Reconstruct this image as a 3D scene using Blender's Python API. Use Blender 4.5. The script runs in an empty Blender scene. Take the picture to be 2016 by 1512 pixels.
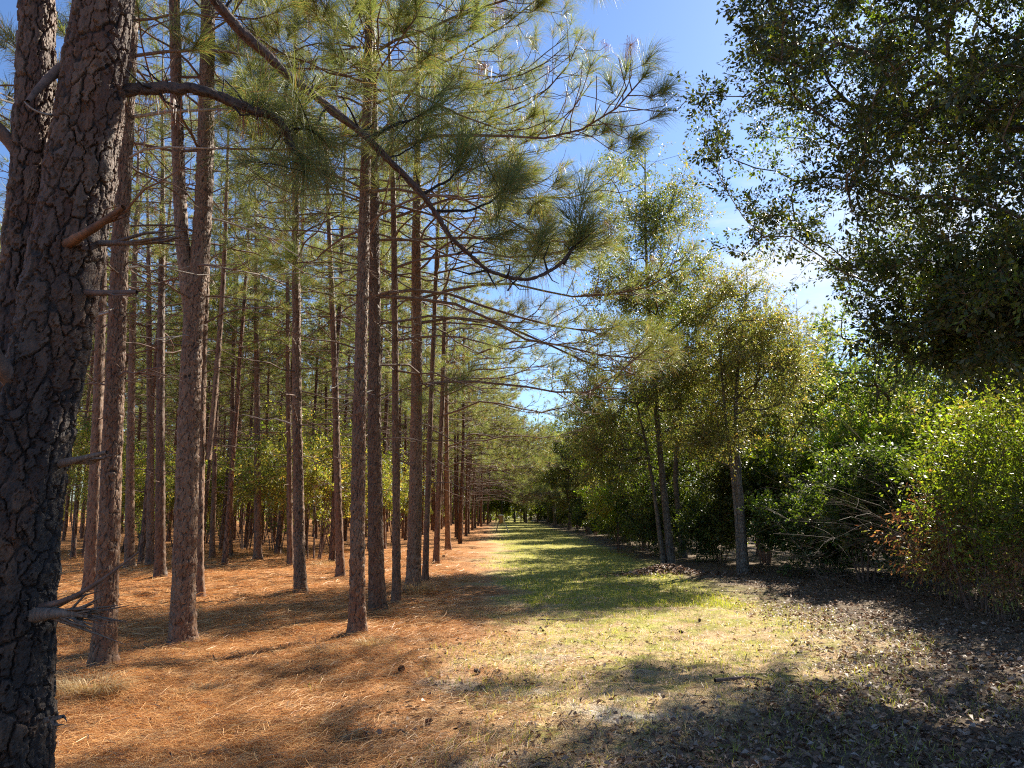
import bpy, math, numpy as np
from mathutils import Vector
R = math.radians
C = bpy.context.scene.collection
scene = bpy.context.scene

# ---------------------------------------------------------------- camera, sky, sun, exposure
F, U0, V0, PITCH, CAMH = 1500.0, 1008.0, 756.0, R(9.3), 1.6
cd = bpy.data.cameras.new('camera'); cam = bpy.data.objects.new('camera', cd); C.objects.link(cam)
cd.sensor_width = 36.0; cd.lens = 36.0 * F / 2016.0; cd.clip_start = 0.05; cd.clip_end = 2000
cam.location = (0, 0, CAMH); cam.rotation_euler = (R(90) + PITCH, 0, 0)
scene.camera = cam

SUN_AZ, SUN_EL = 39.0, 36.0
w = bpy.data.worlds.new('World'); scene.world = w; w.use_nodes = True
nt = w.node_tree; nt.nodes.clear()
wo = nt.nodes.new('ShaderNodeOutputWorld'); bg = nt.nodes.new('ShaderNodeBackground')
sky = nt.nodes.new('ShaderNodeTexSky'); sky.sky_type = 'NISHITA'; sky.sun_disc = False
sky.sun_elevation = R(SUN_EL); sky.sun_rotation = R(SUN_AZ)
sky.air_density = 1.0; sky.dust_density = 0.35; sky.ozone_density = 1.6
tc = nt.nodes.new('ShaderNodeTexCoord'); mp = nt.nodes.new('ShaderNodeMapping'); mp.inputs['Scale'].default_value = (1.2, 1.2, 4.5)
nz = nt.nodes.new('ShaderNodeTexNoise'); nz.inputs['Scale'].default_value = 2.3; nz.inputs['Detail'].default_value = 7; nz.inputs['Roughness'].default_value = 0.58
vd = nt.nodes.new('ShaderNodeVectorMath'); vd.operation = 'DOT_PRODUCT'
vd.inputs[1].default_value = (math.sin(R(27)) * math.cos(R(17)), math.cos(R(27)) * math.cos(R(17)), math.sin(R(17)))
rg = nt.nodes.new('ShaderNodeMapRange'); rg.inputs[1].default_value = 0.93; rg.inputs[2].default_value = 1.0; rg.inputs[3].default_value = -0.15; rg.inputs[4].default_value = 0.08
ad = nt.nodes.new('ShaderNodeMath'); ad.operation = 'ADD'
r2 = nt.nodes.new('ShaderNodeMapRange'); r2.inputs[1].default_value = 0.50; r2.inputs[2].default_value = 0.74
mx = nt.nodes.new('ShaderNodeMix'); mx.data_type = 'RGBA'; mx.inputs[7].default_value = (7.6, 7.9, 8.4, 1)
L = nt.links.new
L(tc.outputs['Generated'], mp.inputs[0]); L(mp.outputs[0], nz.inputs['Vector']); L(tc.outputs['Generated'], vd.inputs[0])
L(vd.outputs['Value'], rg.inputs[0]); L(nz.outputs[0], ad.inputs[0]); L(rg.outputs[0], ad.inputs[1]); L(ad.outputs[0], r2.inputs[0])
hs = nt.nodes.new('ShaderNodeMix'); hs.data_type = 'RGBA'; hs.blend_type = 'MULTIPLY'; hs.inputs[0].default_value = 1.0; hs.inputs[7].default_value = (0.86, 1.06, 1.36, 1)
L(sky.outputs[0], hs.inputs[6]); L(hs.outputs[2], mx.inputs[6]); L(r2.outputs[0], mx.inputs[0]); L(mx.outputs[2], bg.inputs[0]); L(bg.outputs[0], wo.inputs[0])
bg.inputs[1].default_value = 0.05

sd = bpy.data.lights.new('sun', 'SUN'); sun = bpy.data.objects.new('sun', sd); C.objects.link(sun)
sd.energy = 5.0; sd.angle = R(0.53); sd.color = (1.0, 0.92, 0.78)
S = Vector((math.sin(R(SUN_AZ)) * math.cos(R(SUN_EL)), math.cos(R(SUN_AZ)) * math.cos(R(SUN_EL)), math.sin(R(SUN_EL))))
sun.rotation_euler = S.to_track_quat('Z', 'Y').to_euler(); sun.location = (20, 30, 40)

scene.view_settings.view_transform = 'Standard'; scene.view_settings.look = 'None'
scene.view_settings.exposure = 1.52; scene.view_settings.gamma = 1.0
cy = scene.cycles
cy.max_bounces = 6; cy.diffuse_bounces = 3; cy.glossy_bounces = 2; cy.transmission_bounces = 4; cy.transparent_max_bounces = 4
cy.caustics_reflective = False; cy.caustics_refractive = False; cy.sample_clamp_indirect = 4.0
cy.use_denoising = False; cy.pixel_filter_type = 'BLACKMAN_HARRIS'; cy.filter_width = 1.15
try:
    cy.denoiser = 'OPENIMAGEDENOISE'; cy.denoising_input_passes = 'RGB_ALBEDO_NORMAL'
except Exception:
    pass

# ---------------------------------------------------------------- helpers
def ray(u, v):
    a, b = (u - U0) / F, (V0 - v) / F
    return np.array([a, math.cos(PITCH) - b * math.sin(PITCH), math.sin(PITCH) + b * math.cos(PITCH)])
def at(u, v, Y):                      # the place seen at a pixel, Y metres ahead
    d = ray(u, v); return np.array([0, 0, CAMH]) + d * (Y / d[1])
def ground_at(u, v):
    d = ray(u, v); return np.array([0, 0, CAMH]) + d * (-CAMH / d[2])

MOUNDS = []
def gh(x, y):
    x = np.asarray(x, float); y = np.asarray(y, float)
    near = np.exp(-((x / 60) ** 2 + (y / 90) ** 2))
    z = (0.030 * np.sin(x * 1.1 + 0.6 * np.sin(y * 0.5)) * np.cos(y * 0.83 + 1) + 0.016 * np.sin(x * 3.1 + 2 + y) * np.sin(y * 2.3 + 0.4 * x)
         + 0.014 * np.sin(y * 9.3 + 2.2 * np.sin(x * 1.3) + x) * np.sin(2.1 * x + .7 * y) + 0.008 * np.sin(x * 6.7 + 1.2 * y) * np.cos(5.3 * y - 1.1 * x)) * near
    for (mx_, my_, s, h) in MOUNDS:
        z = z + h * np.exp(-((x - mx_) ** 2 + (y - my_) ** 2) / (2 * s * s))
    return z

class MB:
    def __init__(s): s.V = []; s.F = []; s.n = 0; s.A = []; s.B = []
    def add(s, v, f, m=0, a=None, b=None):
        v = np.asarray(v, np.float32); f = np.asarray(f, np.int64)
        if not len(f): return
        s.V.append(v); s.F.append((f + s.n, m)); s.n += len(v)
        s.A.append(np.zeros(len(v), np.float32) if a is None else np.asarray(a, np.float32)); s.B.append(np.full(len(v), .5, np.float32) if b is None else np.asarray(b, np.float32))
    def build(s, name, mats, parent=None, smooth=True, attr=False):
        me = bpy.data.meshes.new(name)
        if s.n:
            V = np.concatenate(s.V); me.vertices.add(len(V)); me.vertices.foreach_set('co', V.ravel())
            idx = np.concatenate([f.ravel() for f, m in s.F]); me.loops.add(len(idx)); me.loops.foreach_set('vertex_index', idx.astype(np.int32))
            tot = np.concatenate([np.full(len(f), f.shape[1]) for f, m in s.F]); st = np.concatenate([[0], np.cumsum(tot)[:-1]])
            me.polygons.add(len(tot)); me.polygons.foreach_set('loop_start', st.astype(np.int32))
            me.polygons.foreach_set('material_index', np.concatenate([np.full(len(f), m) for f, m in s.F]).astype(np.int32))
            me.polygons.foreach_set('use_smooth', np.full(len(tot), smooth, bool))
            if attr:
                for nm_, ar in (('fis', s.A), ('pid', s.B)): at_ = me.attributes.new(nm_, 'FLOAT', 'POINT'); at_.data.foreach_set('value', np.concatenate(ar))
            me.update(calc_edges=True)
        for m in (mats if isinstance(mats, (list, tuple)) else [mats]): me.materials.append(m)
        o = bpy.data.objects.new(name, me); C.objects.link(o); o.parent = parent
        return o

def tag(o, label=None, cat=None, group=None, kind=None):
    if label: o['label'] = label
    if cat: o['category'] = cat
    if group: o['group'] = group
    if kind: o['kind'] = kind
    return o
def thing(name, loc, label, cat, group=None, rz=0.0):
    o = bpy.data.objects.new(name, None); C.objects.link(o); o.empty_display_size = 0.2
    o.location = [float(c) for c in loc]; o.rotation_euler = (0, 0, rz)
    return tag(o, label, cat, group)
def dup(root, loc, rz, sc, label=None, group=None, tilt=(0, 0)):
    r = root.copy(); C.objects.link(r); r.location = [float(c) for c in loc]; r.rotation_euler = (tilt[0], tilt[1], rz); r.scale = (sc, sc, sc)
    if label: r['label'] = label
    if group: r['group'] = group
    for ch in list(root.children):
        c = ch.copy(); C.objects.link(c); c.parent = r
        for g in list(ch.children):
            d = g.copy(); C.objects.link(d); d.parent = c
    return r

def norm(a): return a / np.maximum(np.linalg.norm(a, axis=-1, keepdims=True), 1e-9)
def basis(D):
    ref = np.where(np.abs(D[:, 2:3]) > 0.9, np.array([[1.0, 0, 0]]), np.array([[0, 0, 1.0]]))
    a = norm(np.cross(D, ref)); return a, np.cross(D, a)
def tube(mb, pts, rad, sides=8, mat=0, cap=True, ofs=None):
    pts = np.asarray(pts, float); n = len(pts); rad = np.broadcast_to(np.asarray(rad, float), (n,))
    T = norm(np.gradient(pts, axis=0)); a = np.zeros((n, 3))
    r = np.array([1.0, 0, 0]) if abs(T[0, 0]) < 0.8 else np.array([0, 1.0, 0])
    for i in range(n):
        r = r - T[i] * (r @ T[i]); r /= np.linalg.norm(r); a[i] = r
    b = np.cross(T, a); th = np.arange(sides) * 2 * math.pi / sides
    rr = rad[:, None] if ofs is None else rad[:, None] + ofs
    v = pts[:, None] + rr[..., None] * (a[:, None] * np.cos(th)[None, :, None] + b[:, None] * np.sin(th)[None, :, None])
    i, j = np.meshgrid(np.arange(n - 1), np.arange(sides), indexing='ij'); k = (j + 1) % sides
    f = np.stack([i * sides + j, i * sides + k, (i + 1) * sides + k, (i + 1) * sides + j], -1).reshape(-1, 4)
    return v.reshape(-1, 3), f
def add_tube(mb, pts, rad, sides=6, mat=0):
    v, f = tube(mb, pts, rad, sides); s = sides
    mb.add(v, f, mat)
    n = len(pts); c = np.array([[(n - 1) * s + q, (n - 1) * s + (q + 1) % s, (n - 1) * s + (q + 1) % s] for q in range(0)]).reshape(-1, 3)
    if s <= 8:
        e = v[-s:]; mb.add(np.vstack([e, e.mean(0)]), np.array([[q, (q + 1) % s, s] for q in range(s)]), mat)
def segs(mb, A, B, ra, rb, mat=0):    # many short three-sided sticks
    A = np.asarray(A, float); B = np.asarray(B, float); n = len(A)
    if not n: return
    D = norm(B - A); a, b = basis(D); ra = np.broadcast_to(ra, (n,)); rb = np.broadcast_to(rb, (n,))
    vs = []
    for P, r in ((A, ra), (B, rb)):
        for q in range(3):
            t = q * 2 * math.pi / 3; vs.append(P + r[:, None] * (a * math.cos(t) + b * math.sin(t)))
    v = np.stack(vs, 1).reshape(-1, 3); o = (np.arange(n) * 6)[:, None]
    f = np.concatenate([o + np.array([[q, (q + 1) % 3, 3 + (q + 1) % 3, 3 + q]]) for q in range(3)])
    mb.add(v, f, mat)

def add_needles(mb, P, D, n, Ln, hw, rng, droop=0.35, mat=0, two=True, lo=12, hi=78, back=0.16):
    P = np.asarray(P, float).reshape(-1, 3); D = norm(np.asarray(D, float).reshape(-1, 3)); k = len(P)
    if not k: return
    E1, E2 = basis(D); i = np.repeat(np.arange(k), n); m = len(i)
    u = rng.random(m); az = rng.random(m) * 2 * math.pi
    ph = np.radians(lo + (hi - lo) * np.clip(0.15 + 0.65 * u + rng.normal(0, 0.16, m), 0, 1))
    d = D[i] * np.cos(ph)[:, None] + (E1[i] * np.cos(az)[:, None] + E2[i] * np.sin(az)[:, None]) * np.sin(ph)[:, None]
    base = P[i] - D[i] * (u * back)[:, None]
    l = (Ln * (0.65 + 0.5 * rng.random(m)))[:, None]; dz = np.zeros((m, 3)); dz[:, 2] = -1
    dr = (droop * (0.5 + rng.random(m)))[:, None]
    tip = base + norm(d + dz * dr * 0.9) * l
    wv = norm(np.cross(d, rng.normal(size=(m, 3)))) * hw
    if two:
        mid = base + norm(d + dz * dr * 0.15) * l * 0.55
        v = np.stack([base - wv, base + wv, mid + wv, mid - wv, tip + wv * .3, tip - wv * .3], 1).reshape(-1, 3); o = (np.arange(m) * 6)[:, None]
        mb.add(v, np.concatenate([o + np.array([[0, 1, 2, 3]]), o + np.array([[3, 2, 4, 5]])]), mat)
    else:
        v = np.stack([base - wv, base + wv, tip], 1).reshape(-1, 3); o = (np.arange(m) * 3)[:, None]
        mb.add(v, o + np.array([[0, 1, 2]]), mat)

def add_leaves(mb, P, A, Ln, Wd, rng, mat=0, up=0.6, fold=0.18):
    n = len(P)
    if not n: return
    A = norm(A); Nn = norm(rng.normal(size=(n, 3)) + np.array([0, 0, up])); s = norm(np.cross(A, Nn)); Nn = np.cross(s, A)
    l = (Ln * (0.42 + 0.95 * rng.random(n)))[:, None]; wd = l * rng.uniform(.7, 1.25, n)[:, None] * (Wd / Ln) * 0.5
    m = P + A * l * 0.58; v = np.stack([P, m + s * wd + Nn * wd * fold * 2, P + A * l, m - s * wd + Nn * wd * fold * 2], 1).reshape(-1, 3)
    mb.add(v, (np.arange(n) * 4)[:, None] + np.array([[0, 1, 2, 3]]), mat)

# ---------------------------------------------------------------- materials
def mat(name):
    m = bpy.data.materials.new(name); m.use_nodes = True; t = m.node_tree; t.nodes.clear()
    return m, t, t.nodes.new('ShaderNodeOutputMaterial')
def ramp(t, fac, stops):
    r = t.nodes.new('ShaderNodeValToRGB'); e = r.color_ramp.elements
    while len(e) < len(stops): e.new(0.5)
    for q, (p, c) in zip(e, stops): q.position = p; q.color = (*c, 1)
    t.links.new(fac, r.inputs[0]); return r.outputs[0]
def noise(t, vec, scale, detail=4, rough=0.55, out=0):
    n = t.nodes.new('ShaderNodeTexNoise'); n.inputs['Scale'].default_value = scale; n.inputs['Detail'].default_value = detail; n.inputs['Roughness'].default_value = rough
    if vec is not None: t.links.new(vec, n.inputs['Vector'])
    return n.outputs[out]
def mathn(t, op, a, b=None, clamp=False):
    n = t.nodes.new('ShaderNodeMath'); n.operation = op; n.use_clamp = clamp
    for q, s in ((a, 0), (b, 1)):
        if q is None: continue
        if isinstance(q, (int, float)): n.inputs[s].default_value = q
        else: t.links.new(q, n.inputs[s])
    return n.outputs[0]
def maprange(t, v, a, b, c=0.0, d=1.0, smooth=False):
    n = t.nodes.new('ShaderNodeMapRange'); t.links.new(v, n.inputs[0])
    if smooth: n.interpolation_type = 'SMOOTHSTEP'
    for q, s in zip((a, b, c, d), (1, 2, 3, 4)): n.inputs[s].default_value = q
    return n.outputs[0]
def mixc(t, f, a, b, mode='MIX'):
    n = t.nodes.new('ShaderNodeMix'); n.data_type = 'RGBA'; n.blend_type = mode
    for q, s in ((f, 0), (a, 6), (b, 7)):
        if isinstance(q, (int, float)): n.inputs[s].default_value = q
        elif isinstance(q, tuple): n.inputs[s].default_value = (*q, 1)
        else: t.links.new(q, n.inputs[s])
    return n.outputs[2]
def mapping(t, vec, scale):
    n = t.nodes.new('ShaderNodeMapping'); n.inputs['Scale'].default_value = scale; t.links.new(vec, n.inputs[0]); return n.outputs[0]

def leaf_mat(name, stops, trans, tf=0.45, rough=0.4, spec=0.5):
    m, t, o = mat(name); g = t.nodes.new('ShaderNodeNewGeometry'); oi = t.nodes.new('ShaderNodeObjectInfo')
    col = ramp(t, g.outputs['Random Per Island'], stops)
    hv = t.nodes.new('ShaderNodeHueSaturation'); t.links.new(col, hv.inputs['Color'])
    t.links.new(maprange(t, oi.outputs['Random'], 0, 1, 0.82, 1.18), hv.inputs['Value']); t.links.new(maprange(t, oi.outputs['Random'], 0, 1, 0.485, 0.512), hv.inputs['Hue'])
    p = t.nodes.new('ShaderNodeBsdfPrincipled'); p.inputs['Roughness'].default_value = rough; p.inputs['Specular IOR Level'].default_value = spec
    t.links.new(hv.outputs[0], p.inputs['Base Color'])
    tr = t.nodes.new('ShaderNodeBsdfTranslucent'); t.links.new(mixc(t, 1.0, hv.outputs[0], trans, 'MULTIPLY'), tr.inputs[0])
    ms = t.nodes.new('ShaderNodeMixShader'); ms.inputs[0].default_value = tf
    t.links.new(p.outputs[0], ms.inputs[1]); t.links.new(tr.outputs[0], ms.inputs[2]); t.links.new(ms.outputs[0], o.inputs[0])
    return m

def bark_mat(name, plate, deep, grey, attr=False, soot=0.0, vs=(9, 9, 2.6), bump=0.6):
    m, t, o = mat(name); tcn = t.nodes.new('ShaderNodeTexCoord'); oi = t.nodes.new('ShaderNodeObjectInfo')
    va = t.nodes.new('ShaderNodeVectorMath'); va.operation = 'ADD'; t.links.new(tcn.outputs['Object'], va.inputs[0])
    sc = t.nodes.new('ShaderNodeVectorMath'); sc.operation = 'SCALE'; sc.inputs[0].default_value = (7, 13, 29); t.links.new(oi.outputs['Random'], sc.inputs['Scale']); t.links.new(sc.outputs[0], va.inputs[1])
    vec = va.outputs[0]
    wob = noise(t, vec, 7, 3, 0.6, 1); wv = t.nodes.new('ShaderNodeVectorMath'); wv.operation = 'MULTIPLY_ADD'; t.links.new(wob, wv.inputs[0]); wv.inputs[1].default_value = (0.06, 0.06, 0.14); t.links.new(vec, wv.inputs[2])
    ms = mapping(t, wv.outputs[0], vs)
    vo = t.nodes.new('ShaderNodeTexVoronoi'); vo.feature = 'DISTANCE_TO_EDGE'; vo.inputs['Scale'].default_value = 1.6; t.links.new(ms, vo.inputs['Vector'])
    vc = t.nodes.new('ShaderNodeTexVoronoi'); vc.inputs['Scale'].default_value = 1.6; t.links.new(ms, vc.inputs['Vector'])
    fine = noise(t, mapping(t, vec, (30, 30, 9)), 1.5, 6, 0.65)
    edge = maprange(t, vo.outputs[0], 0.0, 0.16, 0, 1, True)
    if attr:
        an = t.nodes.new('ShaderNodeAttribute'); an.attribute_name = 'fis'
        edge = mathn(t, 'MULTIPLY', maprange(t, an.outputs['Fac'], 0.0, 0.75, 0, 1), mathn(t, 'ADD', mathn(t, 'MULTIPLY', edge, 0.25), 0.75))
        ap = t.nodes.new('ShaderNodeAttribute'); ap.attribute_name = 'pid'
    sepc = t.nodes.new('ShaderNodeSeparateColor'); t.links.new(vc.outputs['Color'], sepc.inputs[0]); rid = ap.outputs['Fac'] if attr else sepc.outputs[0]
    big = noise(t, vec, 1.7, 4)
    pc = mixc(t, maprange(t, mathn(t, 'ADD', mathn(t, 'MULTIPLY', rid, 0.6), mathn(t, 'MULTIPLY', big, 0.7)), 0.35, 0.8), plate, grey)
    pc = mixc(t, maprange(t, fine, 0.3, 0.75, 0.0, 0.55), pc, tuple(c * 0.5 for c in plate))
    c = mixc(t, edge, deep, pc)
    if soot:
        sp = t.nodes.new('ShaderNodeSeparateXYZ'); t.links.new(tcn.outputs['Object'], sp.inputs[0])
        k = mathn(t, 'MULTIPLY', maprange(t, noise(t, mapping(t, tcn.outputs['Object'], (3.2, 3.2, 1.1)), 1.6, 5, 0.6), 0.30, 0.52, 0, soot, True), maprange(t, sp.outputs[2], 1.6, 3.6, 1, 0.35))
        c = mixc(t, k, c, (0.022, 0.020, 0.020))
    c = mixc(t, 1.0, c, ramp(t, oi.outputs['Random'], [(0, (0.66, 0.66, 0.66)), (0.35, (0.9, 0.82, 0.76)), (0.7, (1.0, 1.02, 1.04)), (1, (1.25, 1.12, 1.0))]), 'MULTIPLY')
    p = t.nodes.new('ShaderNodeBsdfPrincipled'); p.inputs['Roughness'].default_value = 0.62; p.inputs['Specular IOR Level'].default_value = 0.32
    t.links.new(c, p.inputs['Base Color'])
    b = t.nodes.new('ShaderNodeBump'); b.inputs['Strength'].default_value = bump; b.inputs['Distance'].default_value = 0.02
    t.links.new(mathn(t, 'ADD', mathn(t, 'MULTIPLY', edge, 0.6 if not attr else 0.15), mathn(t, 'MULTIPLY', fine, 0.7)), b.inputs['Height']); t.links.new(b.outputs[0], p.inputs['Normal'])
    t.links.new(p.outputs[0], o.inputs[0]); return m

def plain_mat(name, a, b, scale=8, rough=0.8, stretch=(1, 1, 1), bump=0.3):
    m, t, o = mat(name); tcn = t.nodes.new('ShaderNodeTexCoord'); n = noise(t, mapping(t, tcn.outputs['Object'], stretch), scale, 6, 0.6)
    p = t.nodes.new('ShaderNodeBsdfPrincipled'); p.inputs['Roughness'].default_value = rough
    t.links.new(ramp(t, n, [(0.3, a), (0.7, b)]), p.inputs['Base Color'])
    bm = t.nodes.new('ShaderNodeBump'); bm.inputs['Strength'].default_value = bump; bm.inputs['Distance'].default_value = 0.01; t.links.new(n, bm.inputs['Height']); t.links.new(bm.outputs[0], p.inputs['Normal'])
    t.links.new(p.outputs[0], o.inputs[0]); return m

M = {}
M['bark_near'] = bark_mat('pine_bark_near', (0.185, 0.083, 0.040), (0.013, 0.007, 0.005), (0.255, 0.165, 0.105), attr=True)
M['bark_fore'] = bark_mat('pine_bark_foreground', (0.185, 0.080, 0.038), (0.011, 0.008, 0.006), (0.28, 0.185, 0.12), attr=True, soot=0.93, vs=(14, 14, 5))
M['bark_limb'] = bark_mat('pine_limb_bark', (0.12, 0.062, 0.040), (0.022, 0.014, 0.011), (0.17, 0.115, 0.085), attr=True, vs=(30, 30, 14))
M['bark'] = bark_mat('pine_bark', (0.185, 0.080, 0.038), (0.04, 0.020, 0.012), (0.235, 0.14, 0.085))
M['twig'] = plain_mat('pine_branch_bark', (0.075, 0.045, 0.032), (0.21, 0.13, 0.095), 22, 0.85)
M['dead'] = plain_mat('dead_wood', (0.16, 0.13, 0.11), (0.42, 0.36, 0.31), 10, 0.8, (6, 6, 1))
M['old_wood'] = plain_mat('weathered_brown_wood', (0.06, 0.038, 0.027), (0.24, 0.18, 0.135), 14, 0.8, (6, 6, 1))
M['torn'] = plain_mat('torn_orange_wood', (0.07, 0.03, 0.014), (0.27, 0.125, 0.055), 12, 0.8)
M['oak_bark'] = bark_mat('grey_oak_bark', (0.15, 0.125, 0.10), (0.05, 0.04, 0.033), (0.23, 0.205, 0.175), vs=(12, 12, 5), bump=0.35)
M['needle'] = leaf_mat('pine_needles', [(0, (0.10, 0.14, 0.048)), (0.5, (0.165, 0.205, 0.075)), (0.88, (0.25, 0.275, 0.115)), (0.94, (0.34, 0.21, 0.09)), (1, (0.34, 0.20, 0.09))], (1.6, 1.5, 0.8), 0.46, 0.48, 0.45)
M['brown_needle'] = leaf_mat('dead_pine_needles', [(0, (0.20, 0.085, 0.035)), (1, (0.38, 0.19, 0.085))], (1.2, 0.9, 0.6), 0.25, 0.45, 0.4)
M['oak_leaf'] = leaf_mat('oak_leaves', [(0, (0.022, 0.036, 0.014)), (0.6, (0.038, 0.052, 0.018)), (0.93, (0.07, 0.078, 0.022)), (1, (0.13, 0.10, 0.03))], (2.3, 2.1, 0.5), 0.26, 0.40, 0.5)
M['bronze_leaf'] = leaf_mat('bronze_green_leaves', [(0, (0.14, 0.17, 0.055)), (0.5, (0.21, 0.225, 0.08)), (0.85, (0.29, 0.24, 0.095)), (1, (0.36, 0.24, 0.11))], (1.5, 1.6, 0.75), 0.52, 0.38, 0.55)
M['green_leaf'] = leaf_mat('green_leaves', [(0, (0.06, 0.095, 0.024)), (0.7, (0.105, 0.145, 0.034)), (1, (0.17, 0.17, 0.04))], (2.2, 2.2, 0.55), 0.42, 0.46, 0.45)
M['lime_leaf'] = leaf_mat('lime_leaves', [(0, (0.11, 0.18, 0.025)), (0.7, (0.17, 0.26, 0.03)), (1, (0.26, 0.26, 0.045))], (2.1, 2.1, 0.6), 0.55, 0.42, 0.4)
M['yellow_leaf'] = leaf_mat('yellow_green_leaves', [(0, (0.18, 0.225, 0.06)), (0.6, (0.28, 0.30, 0.09)), (0.9, (0.36, 0.27, 0.08)), (1, (0.38, 0.20, 0.08))], (1.8, 1.7, 0.7), 0.5, 0.42, 0.4)
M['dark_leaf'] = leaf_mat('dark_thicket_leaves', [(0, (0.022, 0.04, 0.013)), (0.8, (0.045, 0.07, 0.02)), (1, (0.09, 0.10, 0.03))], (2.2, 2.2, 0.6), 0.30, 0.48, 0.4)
M['rust_leaf'] = leaf_mat('rust_brown_leaves', [(0, (0.12, 0.05, 0.028)), (0.6, (0.24, 0.105, 0.055)), (1, (0.34, 0.20, 0.11))], (1.4, 1.1, 0.7), 0.4, 0.5, 0.35)
M['litter'] = leaf_mat('fallen_leaves', [(0, (0.09, 0.05, 0.032)), (0.5, (0.23, 0.14, 0.09)), (0.85, (0.36, 0.25, 0.175)), (1, (0.48, 0.38, 0.30))], (1.2, 1.0, 0.8), 0.15, 0.6, 0.25)
M['straw'] = leaf_mat('fallen_pine_straw', [(0, (0.30, 0.115, 0.038)), (0.45, (0.55, 0.265, 0.092)), (0.85, (0.70, 0.41, 0.175)), (1, (0.73, 0.50, 0.26))], (1.1, 0.9, 0.6), 0.12, 0.5, 0.25)
M['dry_grass'] = leaf_mat('dry_grass', [(0, (0.34, 0.22, 0.10)), (0.6, (0.54, 0.40, 0.20)), (1, (0.68, 0.55, 0.33))], (1.2, 1.1, 0.8), 0.25, 0.5, 0.3)
M['grass'] = leaf_mat('grass_blades', [(0, (0.17, 0.21, 0.032)), (0.5, (0.30, 0.33, 0.05)), (0.75, (0.43, 0.39, 0.10)), (1, (0.56, 0.45, 0.19))], (1.6, 1.6, 0.6), 0.4, 0.45, 0.3)
M['cone'] = plain_mat('pine_cone_scales', (0.05, 0.028, 0.018), (0.16, 0.09, 0.055), 40, 0.8)
M['metal'] = plain_mat('weathered_metal', (0.20, 0.17, 0.14), (0.36, 0.32, 0.27), 6, 0.5)
M['pale_metal'] = plain_mat('galvanised_and_glint_metal', (0.55, 0.54, 0.52), (0.72, 0.71, 0.69), 6, 0.35)
M['drum'] = plain_mat('rusty_drum', (0.22, 0.12, 0.06), (0.40, 0.24, 0.12), 7, 0.6)

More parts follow.
